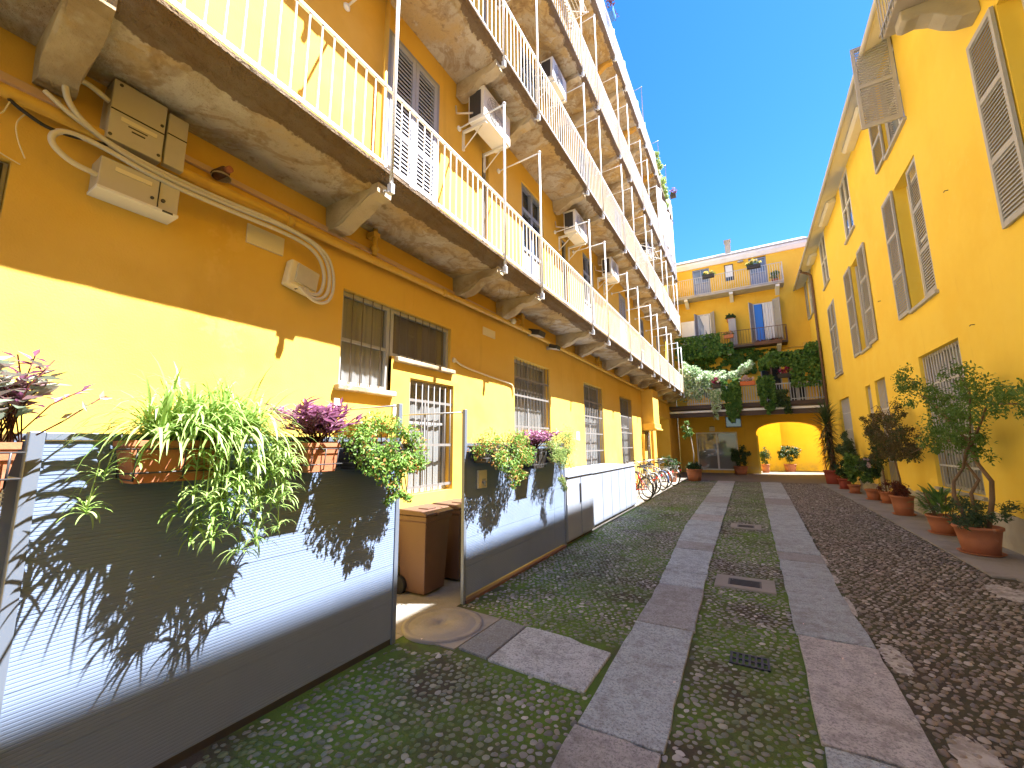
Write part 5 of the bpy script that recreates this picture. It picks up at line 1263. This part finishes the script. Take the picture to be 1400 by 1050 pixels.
def spider(t, cy, cx, cz, n, Lr, spread_y, seed, hang):
    r = random.Random(seed); mb = MB()
    for i in range(n):
        y = cy + r.uniform(-spread_y, spread_y); x = cx + r.uniform(-.05, .09)
        a = r.uniform(0, 2 * PI); el = r.uniform(.3, 1.5)
        d = (math.cos(a) * math.cos(el), math.sin(a) * math.cos(el) * 1.2, math.sin(el))
        mb.blade((x, y, cz), d, r.uniform(*Lr), r.uniform(.0055, .010), r.uniform(.26, .62), 7)
    mb.build('foliage', 'leaf_spider', t)
    mb = MB(); st = MB()
    for (dy, dx, dz, k) in hang:
        end = Vector((cx + dx, cy + dy, cz + dz)); y0 = cy + dy * .45
        st.tube([(cx, y0, cz + .03), (cx + dx * .6, y0 + dy * .15, cz + .08), (cx + dx, cy + dy * .95, cz + dz * .35), tuple(end)], .0028, 5)
        for j in range(k):
            a = r.uniform(0, 2 * PI); el = r.uniform(-.3, 1.1)
            mb.blade(end + Vector((0, 0, r.uniform(-.02, .03))), (math.cos(a) * math.cos(el), math.sin(a) * math.cos(el), math.sin(el)), r.uniform(.06, .15), r.uniform(.004, .0075), r.uniform(.35, .75), 5)
    mb.build('plantlet', 'leaf_spider', t); st.build('runner', 'leaf_light', t)
t = hung('long terracotta trough with a big pale spider plant spilling over the near fence', .76, 1.18, -2.645, -2.46, 1.44, 1.64, 'terracotta')
hang = [(-.40, .06, -.18, 16), (-.44, .05, -.32, 18), (-.30, .10, -.12, 14)]
rr = random.Random(3)
for i in range(66): hang.append((rr.uniform(-.12, .40), rr.uniform(.05, .20), -rr.uniform(.08, .52) * (1.0 if i % 2 else .7), rr.randint(12, 18)))
hang += [(.02, .14, -.52, 18), (.22, .15, -.55, 18), (.16, .12, -.60, 16), (.28, .10, -.48, 16)]
spider(t, 1.09, PXc, 1.66, 600, (.24, .46), .25, 5, hang)
def stems_plant(t, cx, cy, cz, n, H, leafL, leafW, mat, seed, spread=.25, up=1.0, stemmat='leaf_red', per=9, name='foliage'):
    r = random.Random(seed); st = MB(); Cn, Dn, Nn, Ln, Wn = [], [], [], [], []
    for i in range(n):
        a = r.uniform(0, 2 * PI); k = r.uniform(.2, 1) * spread; h = H * r.uniform(.5, 1.0)
        p0 = Vector((cx + r.uniform(-.04, .04), cy + r.uniform(-.07, .07), cz)); p1 = p0 + Vector((math.cos(a) * k * .5, math.sin(a) * k * .5, h * .6)); p2 = p0 + Vector((math.cos(a) * k, math.sin(a) * k, h * up))
        st.tube([p0, p1, p2], .003, 4)
        for j in range(per):
            tt = .3 + .7 * j / per; q = p0.lerp(p1, tt * 2) if tt < .5 else p1.lerp(p2, tt * 2 - 1)
            b = r.uniform(0, 2 * PI); d = Vector((math.cos(b), math.sin(b), r.uniform(.1, .9))).normalized()
            Cn.append(q + d * leafL * .45); Dn.append(d); Nn.append(Vector((-d.x * d.z, -d.y * d.z, 1 - d.z * d.z)) + Vector((r.uniform(-.3, .3), r.uniform(-.3, .3), 0))); Ln.append(leafL * r.uniform(.7, 1.25)); Wn.append(leafW * r.uniform(.8, 1.2))
    MB().leaves(Cn, Dn, Nn, np.array(Ln), np.array(Wn)).build(name, mat, t); st.build('stems', stemmat, t)
t = hung('terracotta pot of purple leaves on the near fence', 1.63, 1.86, -2.645, -2.45, 1.44, 1.63, 'terracotta')
stems_plant(t, PXc, 1.75, 1.62, 46, .32, .125, .030, 'leaf_purple', 2, .33, .85)
t = hung('trough of trailing green and silvery purple leaves at the left edge', .12, .425, -2.645, -2.46, 1.44, 1.63, 'terracotta')
stems_plant(t, PXc, .36, 1.62, 40, .40, .085, .034, 'leaf_inch', 4, .26, .8); stems_plant(t, PXc, .40, 1.62, 14, .45, .07, .024, 'leaf_purple', 6, .22, .9)
MB().tube([(PXc, .48, 1.66), (PXc, .55, 1.72), (PXc - .02, .63, 1.80), (PXc - .02, .66, 1.83)], .0035, 5).build('runner', 'leaf_red', t)
mb = MB(); mb.leaves([(PXc, .56, 1.745), (PXc, .61, 1.79), (PXc - .02, .665, 1.845), (PXc - .02, .68, 1.835)], [(0, .8, .6), (0, -.4, 1), (0, .2, 1), (0, 1, .1)], [(1, 0, 0)] * 4, .05, .018); mb.build('foliage', 'leaf_inch', t)
def shrubby(t, cs, n, mat, L, W, seed, orange=.12, hangy=()):
    rng = np.random.default_rng(seed)
    C = [c[:3] for c in cs]; R = [c[3] for c in cs]
    no = int(n * orange)
    P, D, N, l, w_ = clumps(C, R, n - no, L, W, rng, .2, .35); MB().leaves(P, D, N, l, w_).build('foliage', mat, t)
    P, D, N, l, w_ = clumps(C, [r * 1.0 for r in R], no, L, W, rng, .2, .6); MB().leaves(P, D, N, l, w_).build('dry_leaves', 'leaf_orange', t)
    st = MB(); r = random.Random(seed)
    for c in cs:
        st.tube([(PXc, c[1], 1.62), ((PXc + c[0]) / 2, c[1], (1.7 + c[2]) / 2), tuple(c[:3])], .005, 5)
    for (y, z0, z1) in hangy:
        pts = [(PXc + .08, y, z0), (PXc + .12, y + .02, (z0 + z1) / 2), (PXc + .09, y + .03, z1)]; st.tube(pts, .002, 4)
    st.build('stems', 'bark', t)
t = hung('plastic trough with a dense fresh green shrub and dry orange leaves on the near fence', 1.98, 2.56, -2.645, -2.46, 1.44, 1.62, 'darkpot')
rs = random.Random(8)
cs = [(PXc + rs.uniform(-.02, .10), 1.95 + .68 * i / 15, 1.66 + .12 * math.sin(PI * i / 15) + rs.uniform(-.05, .04), rs.uniform(.08, .12)) for i in range(16)] + [(PXc + .11 + rs.uniform(-.02, .05), 2.0 + .62 * i / 15, 1.54 + rs.uniform(-.09, .08), rs.uniform(.07, .105)) for i in range(16)] + [(PXc + .13, 2.22 + .42 * i / 9, 1.40 + rs.uniform(-.10, .06), rs.uniform(.05, .08)) for i in range(10)] + [(PXc + .12, 2.30 + .2 * i / 4, 1.24 + rs.uniform(-.06, .04), rs.uniform(.035, .05)) for i in range(5)]
shrubby(t, cs, 5200, 'leaf_shrub', .030, .015, 8, .10)
t = hung('plastic trough with a green and orange shrub on the second fence panel', 3.66, 4.38, -2.645, -2.46, 1.42, 1.60, 'darkpot')
cs = [(PXc + rs.uniform(-.02, .12), 3.58 + 1.08 * i / 17, 1.62 + rs.uniform(-.09, .08), rs.uniform(.09, .14)) for i in range(18)] + [(PXc + .12 + rs.uniform(-.02, .05), 3.8 + .82 * i / 15, 1.44 + rs.uniform(-.12, .10), rs.uniform(.07, .11)) for i in range(16)] + [(PXc + .13, 4.12 + .3 * i / 6, 1.22 + rs.uniform(-.08, .06), rs.uniform(.05, .07)) for i in range(7)]
shrubby(t, cs, 4200, 'leaf_shrub', .034, .017, 9, .20)
t = hung('dark square pot of purple leaves on the second fence panel', 4.80, 5.14, -2.645, -2.45, 1.30, 1.56, 'darkpot')
stems_plant(t, PXc, 5.0, 1.55, 44, .28, .11, .03, 'leaf_purple', 12, .34, .85)
t = hung('trough with pale feathery trailing plant on the far end of the second fence panel', 5.4, 6.0, -2.645, -2.46, 1.36, 1.56, 'darkpot')
cs = [(PXc + rs.uniform(-.02, .10), 5.3 + .95 * i / 13, 1.66 + rs.uniform(-.10, .16), rs.uniform(.10, .15)) for i in range(14)] + [(PXc + .12, 5.35 + .6 * i / 11, 1.42 + rs.uniform(-.18, .12), rs.uniform(.07, .11)) for i in range(12)] + [(PXc + .12, 5.6 + .06 * i, 1.12 - .07 * i, .06) for i in range(3)]
shrubby(t, cs, 3200, 'leaf_light', .05, .010, 13, .06)

# --- pots along the right wall
def trunk_tree(t, base, stems, seed):
    mb = MB()
    for pts, r in stems: mb.tube(pts, [r * (1 - .55 * i / (len(pts) - 1)) for i in range(len(pts))], 8)
    mb.build('trunk', 'bark', t)
bx, by = 2.72, 8.62
t = empty('potted_tree', (bx, by, 0), 'large terracotta pot with a many-stemmed tree spreading across the barred window', 'potted tree', 'potted plants along the yellow wall')
pot_parts(t, bx, by, .022, .185, .245, .37, 'terracotta', .028)
S = []
tops = [((bx - .05, by + .55, 1.5), .035), ((bx + .16, by - .35, 1.55), .04), ((bx + .02, by + .1, 1.75), .035), ((bx + .12, by - .1, 1.45), .03)]
S.append(([(bx - .05, by + .05, .33), (bx - .12, by + .22, .8), (bx - .08, by + .28, 1.0), (bx + .0, by + .12, 1.22), (bx + .02, by - .02, 1.5)], .030))
S.append(([(bx + .02, by + .02, .33), (bx + .03, by + .10, .85), (bx + .10, by + .0, 1.05), (bx + .02, by + .10, 1.3), (bx + .06, by - .05, 1.6), (bx + .10, by - .1, 2.0)], .026))
S.append(([(bx + .08, by - .06, .33), (bx + .14, by - .18, .8), (bx + .16, by - .20, 1.05), (bx + .10, by - .04, 1.3), (bx + .08, by + .05, 1.6), (bx - .02, by + .25, 1.9), (bx - .05, by + .7, 2.25)], .034))
S.append(([(bx + .06, by - .02, 1.5), (bx + .10, by - .35, 1.85), (bx + .08, by - .7, 2.1), (bx + .1, by - 1.65, 2.02)], .018))
S.append(([(bx + .06, by - .02, 1.5), (bx + .0, by + .5, 1.62), (bx - .08, by + 1.1, 1.55), (bx - .1, by + 1.9, 1.40)], .016))
S.append(([(bx + .08, by - .1, 1.9), (bx + .1, by - .2, 2.3), (bx + .1, by + .1, 2.7)], .014))
S.append(([(bx - .05, by + .7, 2.25), (bx - .1, by + 1.1, 2.45), (bx - .08, by + 1.4, 2.75)], .010))
trunk_tree(t, None, S, 1)
rng = np.random.default_rng(21); cen = []; rad = []
for pts, r in S:
    for i in range(2 if r > .015 else 1, len(pts) - 1 + 1):
        p = Vector(pts[min(i, len(pts) - 1)])
        if p.z < 1.5: continue
        for _ in range(5):
            cen.append((p.x + rng.normal(0, .15), p.y + rng.normal(0, .26), p.z + rng.normal(.02, .16))); rad.append(rng.uniform(.08, .20))
for q in [(-.05, .9, 2.45), (0, .5, 2.4), (.05, .2, 2.25), (0, .75, 2.1), (.05, -.1, 2.0), (-.05, .5, 1.95), (0, .9, 1.75), (-.05, .6, 1.65), (.0, .3, 1.72), (.1, -.5, 2.0), (.1, -.9, 2.15), (.1, -1.3, 2.1), (.1, -1.6, 1.95), (.1, -.4, 2.35), (.1, -.25, 1.75), (-.1, 1.25, 2.55), (-.1, 1.4, 2.65), (0, .1, 2.55), (-.1, 1.2, 1.75)]:
    for _ in range(3): cen.append((bx + q[0] + rng.normal(0, .12), by + q[1] + rng.normal(0, .17), q[2] + rng.normal(0, .09))); rad.append(rng.uniform(.10, .19))
P, D, N, l, w_ = clumps(cen, rad, 6800, .050, .026, rng, .35, .2); MB().leaves(P, D, N, l, w_).build('crown', 'leaf_green', t)
P, D, N, l, w_ = clumps([(bx + rng.normal(0, .17), by + rng.normal(0, .22), .50 + rng.uniform(-.04, .24)) for _ in range(22)], [.10] * 22, 1300, .055, .022, rng, .1, .2); MB().leaves(P, D, N, l, w_).build('underplanting', 'leaf_blue', t)

def leafy_pot(label, x, y, r0, r1, h, mat, leafs, rim=.028, name='potted_plant', saucer=True):
    t = empty(name, (x, y, 0), label, 'potted plant', 'potted plants along the yellow wall')
    pot_parts(t, x, y, .022, r0, r1, h, mat, rim, saucer)
    for k, (cen, rad, n, L, W, lm, sd, dr) in enumerate(leafs):
        rg = np.random.default_rng(sd); P, D, N, l, w_ = clumps(cen, rad, n, L, W, rg, dr, .2); MB().leaves(P, D, N, l, w_).build('foliage', lm, t)
    return t
t = leafy_pot('terracotta bowl of long-leaved green plants beside the big potted tree', 2.80, 10.15, .16, .21, .30, 'terracotta', [])
mb = MB(); r = random.Random(31)
for i in range(230):
    a = r.uniform(0, 2 * PI); k = r.uniform(0, .30); el = r.uniform(.0, 1.2)
    mb.blade((2.80 + k * math.cos(a) * .8, 10.15 + k * math.sin(a) * 1.2, .38 + r.uniform(.0, .34) * (1 - k)), (math.cos(a) * math.cos(el), math.sin(a) * math.cos(el), math.sin(el)), r.uniform(.14, .30), r.uniform(.012, .022), r.uniform(.15, .5), 4)
mb.build('foliage', 'leaf_green', t)
mb = MB()
for i in range(14): a = r.uniform(0, 2 * PI); mb.tube([(2.8 + .1 * math.cos(a), 10.15 + .1 * math.sin(a), .28), (2.8 + .2 * math.cos(a), 10.15 + .25 * math.sin(a), .7)], .008, 5)
mb.build('stems', 'bark', t)
# tall standard tree in the third pot
x, y = 2.80, 12.35
cen = []; rad = []; rg = np.random.default_rng(41)
for i in range(95):
    a = rg.uniform(0, 2 * PI); k = rg.uniform(0, 1) ** .6
    cen.append((x - .02 + .30 * k * math.cos(a), y + .35 + 1.55 * k * math.sin(a), 1.72 + rg.uniform(-.62, .72) * (1.1 - .5 * abs(math.sin(a)) * k))); rad.append(rg.uniform(.06, .17))
for i in range(18): cen.append((x + rg.normal(-.05, .1), y - .35 - .9 * i / 18, 1.35 + rg.normal(.05, .08) + .1 * i / 18)); rad.append(rg.uniform(.06, .12))
t = leafy_pot('terracotta pot with a slim single-stemmed bronze-leaved tree', x, y, .15, .20, .40, 'terracotta', [(cen, rad, 5200, .062, .026, 'leaf_bronze', 42, .2), (cen[:50], rad[:50], 1500, .06, .026, 'leaf_dark', 43, .2)], name='potted_tree')
MB().tube([(x, y, .33), (x + .02, y + .03, .8), (x - .01, y + .06, 1.15), (x, y + .15, 1.5), (x, y + .35, 1.9), (x, y + .5, 2.3)], [.022, .02, .018, .016, .012, .006], 8).build('trunk', 'bark', t)
mb = MB()
for i in range(26):
    a = rg.uniform(0, 2 * PI); s = rg.uniform(.3, 1.2); z = rg.uniform(1.35, 2.4); mb.tube([(x, y + .1 + .25 * (z - 1.3), z - .15), (x + .12 * math.cos(a), y + .4 + .5 * s * math.sin(a), z + .1), (x + .2 * math.cos(a), y + .5 + .9 * s * math.sin(a), z + .35 * rg.uniform(-.5, 1))], .006, 5)
mb.build('branch', 'bark', t)
P, D, N, l, w_ = clumps([(x + rg.normal(0, .12), y + rg.normal(0, .14), .46 + rg.uniform(0, .22)) for _ in range(16)], [.10] * 16, 900, .085, .022, rg, .2, .2); MB().leaves(P, D, N, l, w_).build('underplanting', 'leaf_red', t)
def ball(x, y, z, rx, ry, rz, n, seed, rr=(.08, .15)):
    rg = np.random.default_rng(seed); c = []; r = []
    for i in range(n):
        d = rg.normal(0, 1, 3); d /= np.linalg.norm(d); k = rg.uniform(.2, 1) ** .5
        c.append((x + rx * d[0] * k, y + ry * d[1] * k, z + rz * d[2] * k)); r.append(rg.uniform(*rr))
    return c, r
leafy_pot('small terracotta pot with dark bushy plant, fourth from the front', 2.86, 15.2, .13, .17, .27, 'terracotta', [(*ball(2.86, 15.25, .85, .22, .35, .42, 26, 51), 1500, .09, .05, 'leaf_dark', 52, .3), (*ball(2.84, 15.1, .72, .15, .2, .25, 8, 53), 260, .09, .05, 'leaf_green', 54, .3), (*ball(2.76, 15.0, 1.0, .1, .12, .2, 5, 56, (.03, .06)), 60, .06, .05, 'fl_white', 57, .2)])
leafy_pot('small terracotta pot with broad green leaves, fifth from the front', 2.74, 16.9, .12, .155, .25, 'terracotta', [(*ball(2.76, 16.95, .85, .25, .4, .45, 26, 61), 1300, .13, .07, 'leaf_green', 62, .4), (*ball(2.8, 17.3, 1.35, .2, .4, .35, 14, 63), 800, .12, .03, 'leaf_blue', 64, .3)])
leafy_pot('dark red pot with low bush half hidden between its neighbours', 2.72, 18.3, .14, .19, .34, 'redpot', [(*ball(2.75, 18.4, .7, .25, .35, .32, 18, 71), 900, .10, .04, 'leaf_dark', 72, .3), (*ball(2.85, 18.5, 1.5, .2, .4, .55, 20, 73), 1100, .13, .035, 'leaf_blue', 74, .4)])
# dark ivy column between the pots
c, r = ball(2.98, 14.6, 1.55, .12, .5, .62, 30, 81)
P, D, N, l, w_ = clumps(c, r, 1500, .08, .05, np.random.default_rng(82), .3, .2)
t = empty('potted_plant', (3.0, 14.5, 0), 'tall dark climber standing against the wall behind the small pots', 'potted plant', 'potted plants along the yellow wall')
MB().leaves(P, D, N, l, w_).build('foliage', 'leaf_dark', t); pot_parts(t, 3.0, 14.5, .022, .11, .15, .28, 'terracotta', .02)
MB().tube([(3.0, 14.5, .25), (3.0, 14.55, .8), (2.98, 14.6, 1.5)], .02, 6).build('trunk', 'bark', t)
# yucca
x, y = 2.68, 20.4
t = empty('potted_tree', (x, y, 0), 'tall yucca with drooping dry skirt in a red pot beside the archway', 'potted tree', 'potted plants along the yellow wall')
pot_parts(t, x, y, .022, .21, .27, .52, 'redpot', .03, False)
MB().tube([(x, y, .5), (x + .04, y, 1.2), (x - .02, y + .05, 2.0), (x + .02, y, 2.75)], [.06, .05, .045, .04], 9).build('trunk', 'bark', t)
mb = MB(); md = MB(); r = random.Random(90)
for i in range(170):
    z = 2.2 + .6 * r.random(); a = r.uniform(0, 2 * PI); el = r.uniform(-.1, 1.35)
    mb.blade((x, y, z), (math.cos(a) * math.cos(el), math.sin(a) * math.cos(el), math.sin(el)), r.uniform(.45, .8), r.uniform(.016, .024), r.uniform(.02, .18), 4)
for i in range(420):
    z = .75 + 1.6 * r.random(); a = r.uniform(0, 2 * PI); el = r.uniform(-.9, .5)
    (md if r.random() < .55 else mb).blade((x, y, z), (math.cos(a) * math.cos(el), math.sin(a) * math.cos(el), math.sin(el)), r.uniform(.35, .62), r.uniform(.014, .022), r.uniform(.15, .5), 4)
mb.build('crown', 'leaf_yucca', t); md.build('dry_skirt', 'leaf_dead', t)
# --- portico and archway pots
def bush_pot(label, x, y, h, rp, cz, rx, rz, mat, n, seed, L=.10, W=.05, potm='terracotta'):
    t = empty('potted_plant', (x, y, 0), label, 'potted plant', 'potted plants around the portico')
    pot_parts(t, x, y, .014, rp * .8, rp, h, potm, .025, False)
    c, r = ball(x, y, cz, rx, rx, rz, 26, seed, (.10, .2)); P, D, N, l, w_ = clumps(c, r, n, L, W, np.random.default_rng(seed + 1), .3, .3)
    MB().leaves(P, D, N, l, w_).build('foliage', mat, t); MB().tube([(x, y, h - .05), (x, y, cz)], .02, 6).build('trunk', 'bark', t)
    return t
bush_pot('terracotta pot with a round dark bush beside the glass door', -.55, 24.9, .42, .33, .98, .50, .46, 'leaf_dark', 2300, 101)
bush_pot('round leafy bush in a terracotta pot inside the archway', 1.85, 28.3, .42, .30, 1.05, .50, .46, 'leaf_dark', 2300, 105)
bush_pot('small spiky plant in a pot just inside the left of the archway', .62, 27.0, .45, .2, .95, .22, .45, 'leaf_dark', 700, 109, .16, .03)
t = bush_pot('thin young tree in a large terracotta pot in the dark corner of the portico', -2.25, 19.9, .5, .32, .62, .28, .15, 'leaf_dark', 500, 113)
mb = MB(); mb.tube([(-2.25, 19.9, .45), (-2.22, 19.92, 1.2), (-2.28, 19.9, 1.9), (-2.4, 19.85, 2.4)], .018, 7); mb.build('stake', 'shutter', t)
c, r = ball(-2.42, 19.85, 2.25, .2, .25, .45, 10, 115); P, D, N, l, w_ = clumps(c, r, 320, .11, .055, np.random.default_rng(116), .4, .2); MB().leaves(P, D, N, l, w_).build('crown', 'leaf_green', t)
bush_pot('low dark bush against the portico wall behind the bicycles', -3.1, 19.0, .4, .28, .75, .35, .32, 'leaf_dark', 800, 119)
# --- terrace greenery
def box_leaves(boxes, n, L, W, seed, droop=.5, out=(0, -1, .2)):
    rg = np.random.default_rng(seed); B = np.array(boxes, float)
    vol = np.prod(B[:, 1::2] - B[:, 0::2], axis=1); ci = rg.choice(len(B), n, p=vol / vol.sum()); b = B[ci]
    P = b[:, 0::2] + (b[:, 1::2] - b[:, 0::2]) * rg.random((n, 3))
    k = fbm(P[:, 0] * 1.0 + P[:, 1] * .7, P[:, 2], 2.2, seed); keep = k > .37; P = P[keep]; n = len(P)
    D = rnd_dirs(n, 0, rg); D[:, 2] -= droop; N = rnd_dirs(n, 0, rg) * .8 + np.array(out)
    return P, D, N, rg.uniform(.7, 1.3, n) * L, rg.uniform(.7, 1.3, n) * W
def green(name, label, cat, boxes, n, L, W, mat, seed, group=None, droop=.5):
    P, D, N, l, w_ = box_leaves(boxes, n, L, W, seed, droop)
    o = MB().leaves(P, D, N, l, w_).build(name, mat); return tag(o, label, cat, group)
green('climbing_ivy', 'dark ivy spread over the orange wall below the middle balcony', 'ivy', [(-3.2, -1.2, 25.55, 25.78, 5.0, 7.0), (-1.3, .6, 25.55, 25.78, 5.4, 6.9), (.5, 1.7, 25.6, 25.78, 6.1, 6.65), (-3.3, -1.0, 24.75, 25.0, 6.4, 7.7), (-1.1, -.4, 24.8, 25.0, 6.5, 7.1)], 5200, .17, .13, 'leaf_ivy', 201)
def mound(name, label, cat, cs, n, L, W, mat, seed, group=None, droop=.3, x2=None):
    c = [q[:3] for q in cs]; r = [q[3] for q in cs]
    P, D, N, l, w_ = clumps(c, r, n, L, W, np.random.default_rng(seed), droop, .45)
    return tag(MB().leaves(P, D, N, l, w_).build(name, mat), label, cat, group)
rs = random.Random(12); cs = []
for i in range(60):
    u = rs.random(); x = -2.9 + 1.95 * u; top = 5.95 - 1.1 * u ** .6 + rs.uniform(-.25, .25)
    z = 3.75 + (top - 3.75) * rs.random() ** .7; cs.append((x + rs.uniform(-.1, .1), 23.1 + rs.uniform(-.25, .35), z, rs.uniform(.14, .42)))
mound('jasmine_bush', 'large sunlit pale green jasmine covering the left of the terrace railing', 'bush', cs, 5200, .15, .085, 'leaf_pale', 202)
cs = [(-1.1 + 1.4 * i / 15 + rs.uniform(-.08, .08), 23.3 + rs.uniform(-.2, .2), 5.0 + .35 * i / 15 + rs.uniform(-.22, .16), rs.uniform(.06, .30)) for i in range(16)]
mound('jasmine_bush', 'sunlit pale green spray reaching right above the terrace flowers', 'bush', cs, 1200, .14, .075, 'leaf_pale', 203)
green('trailing_ivy', 'thick green ivy hanging over the terrace edge, left of the orange flower pot', 'ivy', [(-1.05 + .075 * i, -.95 + .075 * i, 22.70 + rs.uniform(0, .08), 22.98, 2.55 + abs(i - 6) ** 1.6 * .05 + rs.uniform(-.1, .35), 4.72 + rs.uniform(-.12, .12)) for i in range(11)], 3000, .13, .10, 'leaf_ivy', 204, 'ivy hanging over the terrace edge')
green('trailing_ivy', 'thick green ivy hanging over the terrace edge, right of the orange flower pot', 'ivy', [(.52 + .075 * i, .62 + .075 * i, 22.70 + rs.uniform(0, .08), 22.98, 3.0 + abs(i - 5) ** 1.6 * .05 + rs.uniform(-.12, .3), 4.72 + rs.uniform(-.12, .15)) for i in range(9)], 2600, .13, .10, 'leaf_ivy', 205, 'ivy hanging over the terrace edge')
green('trailing_ivy', 'short dark ivy dangling beside the right thick ivy curtain', 'ivy', [(1.2, 1.75, 22.72, 22.98, 3.3, 4.1), (1.5, 1.8, 22.72, 22.95, 2.95, 3.4)], 800, .10, .075, 'leaf_dark', 206, 'ivy hanging over the terrace edge')
green('trailing_ivy', 'thin pale trailing plant at the left end of the hanging ivy', 'ivy', [(-1.55, -1.1, 22.74, 22.98, 3.3, 4.3), (-1.5, -1.25, 22.74, 22.94, 2.8, 3.4)], 700, .09, .06, 'leaf_pale', 207, 'ivy hanging over the terrace edge')
green('climbing_ivy', 'dark climber on the pergola at the right end of the terrace', 'ivy', [(1.0, 3.15, 22.85, 23.3, 5.25, 5.95), (1.9, 3.15, 22.85, 23.2, 4.2, 5.4), (2.6, 3.15, 22.85, 23.3, 5.8, 6.25), (.7, 1.2, 22.9, 24.3, 5.3, 5.75), (1.1, 3.1, 23.3, 24.4, 5.6, 5.95)], 4600, .15, .11, 'leaf_ivy', 208)
def flowers(label, x, y, z, rx, rz, mat, n, seed, potmat=None, L=.07, lm='leaf_green', name='flower_pot'):
    t = empty(name, (x, y, z), label, 'flower pot', 'flower pots on the balconies and terrace')
    if potmat:
        mb = MB(); mb.prism([(y - .09, z - .2), (y + .09, z - .2), (y + .12, z), (y - .12, z)], lambda u, v, a: (a, u, v), x - rx * .85, x + rx * .85); mb.build('pot', potmat, t, bevel=.012)
    c, r = ball(x, y, z + rz * .5, rx, .12, rz * .6, 12, seed, (.05, .1)); P, D, N, l, w_ = clumps(c, r, n, L, L * .9, np.random.default_rng(seed), .0, .5); MB().leaves(P, D, N, l, w_).build('flower', mat, t)
    c, r = ball(x, y, z + rz * .2, rx, .12, rz * .4, 10, seed + 1, (.05, .1)); P, D, N, l, w_ = clumps(c, r, n, L, L * .6, np.random.default_rng(seed + 1), .2, .3); MB().leaves(P, D, N, l, w_).build('foliage', lm, t)
flowers('magenta flowers in a pot on the terrace rail among the pale jasmine', -1.25, 22.85, 4.6, .22, .3, 'fl_magenta', 240, 301, 'darkpot')
flowers('orange trough of white and pink flowers on the terrace rail between the ivy curtains', .12, 22.85, 4.62, .38, .24, 'fl_white', 300, 303, 'orange')
flowers('red-magenta flowers on the terrace near the pergola climber', 1.75, 23.15, 4.9, .42, .3, 'fl_magenta', 220, 305, 'darkpot', lm='leaf_red')
flowers('dark trough of yellow-white flowers on the top balcony rail, left one', -1.3, 24.85, 11.2, .36, .22, 'fl_yellow', 240, 307, 'darkpot')
flowers('dark trough of yellow-white flowers on the top balcony rail, right one', .95, 24.85, 11.25, .38, .28, 'fl_yellow', 280, 309, 'darkpot')
flowers('red trough along the foot of the middle balcony railing', 1.25, 24.92, 6.98, .72, .06, 'leaf_red', 200, 311, 'rust', lm='leaf_dark')
flowers('small orange pot with leafy plant hung on the middle balcony rail', -.55, 24.9, 7.55, .28, .2, 'leaf_orange', 160, 313, 'terracotta')
flowers('leafy plant on top of the narrow grey cabinet', -.38, 25.5, 8.62, .24, .22, 'leaf_dark', 200, 315, 'terracotta', L=.12, lm='leaf_dark')
t = empty('potted_plant', (1.9, 25.4, 10.14), 'small green cactus pot at the right end of the top balcony', 'potted plant'); pot_parts(t, 1.9, 25.35, 10.14, .12, .16, .25, 'terracotta', .02, False); c, r = ball(1.9, 25.35, 10.65, .2, .15, .3, 12, 320); P, D, N, l, w_ = clumps(c, r, 400, .1, .05, np.random.default_rng(321)); MB().leaves(P, D, N, l, w_).build('foliage', 'leaf_green', t)
mound('trailing_plant', 'yellow-green plant trailing from the top gallery at its far end', 'plant', [(XB - .02 + rs.uniform(-.1, .12), 18.6 + .35 * i / 2, 15.0 - .07 * i + rs.uniform(-.1, .2), rs.uniform(.12, .22)) for i in range(16)], 1500, .12, .05, 'leaf_light', 330)
flowers('purple flowers in a box on the top gallery past the trailing plant', XB + .12, 23.0, 15.6, .18, .32, 'leaf_purple', 150, 331, 'darkpot')
mb = MB(); mb.prism([(XB + .0, 15.0), (XB + .2, 15.0), (XB + .18, 14.84), (XB + .03, 14.84)], lambda u, v, a: (u, a, v), 10.85, 11.2); o = mb.build('flower_box', 'blue', bevel=.01); tag(o, 'blue flower box on the top gallery rail nearest the camera', 'flower box')
c, r = ball(XB + .13, 11.0, 15.1, .1, .38, .12, 10, 340, (.06, .1)); P, D, N, l, w_ = clumps(c, r, 160, .06, .04, np.random.default_rng(341)); MB().leaves(P, D, N, l, w_).build('flower', 'leaf_red', o)
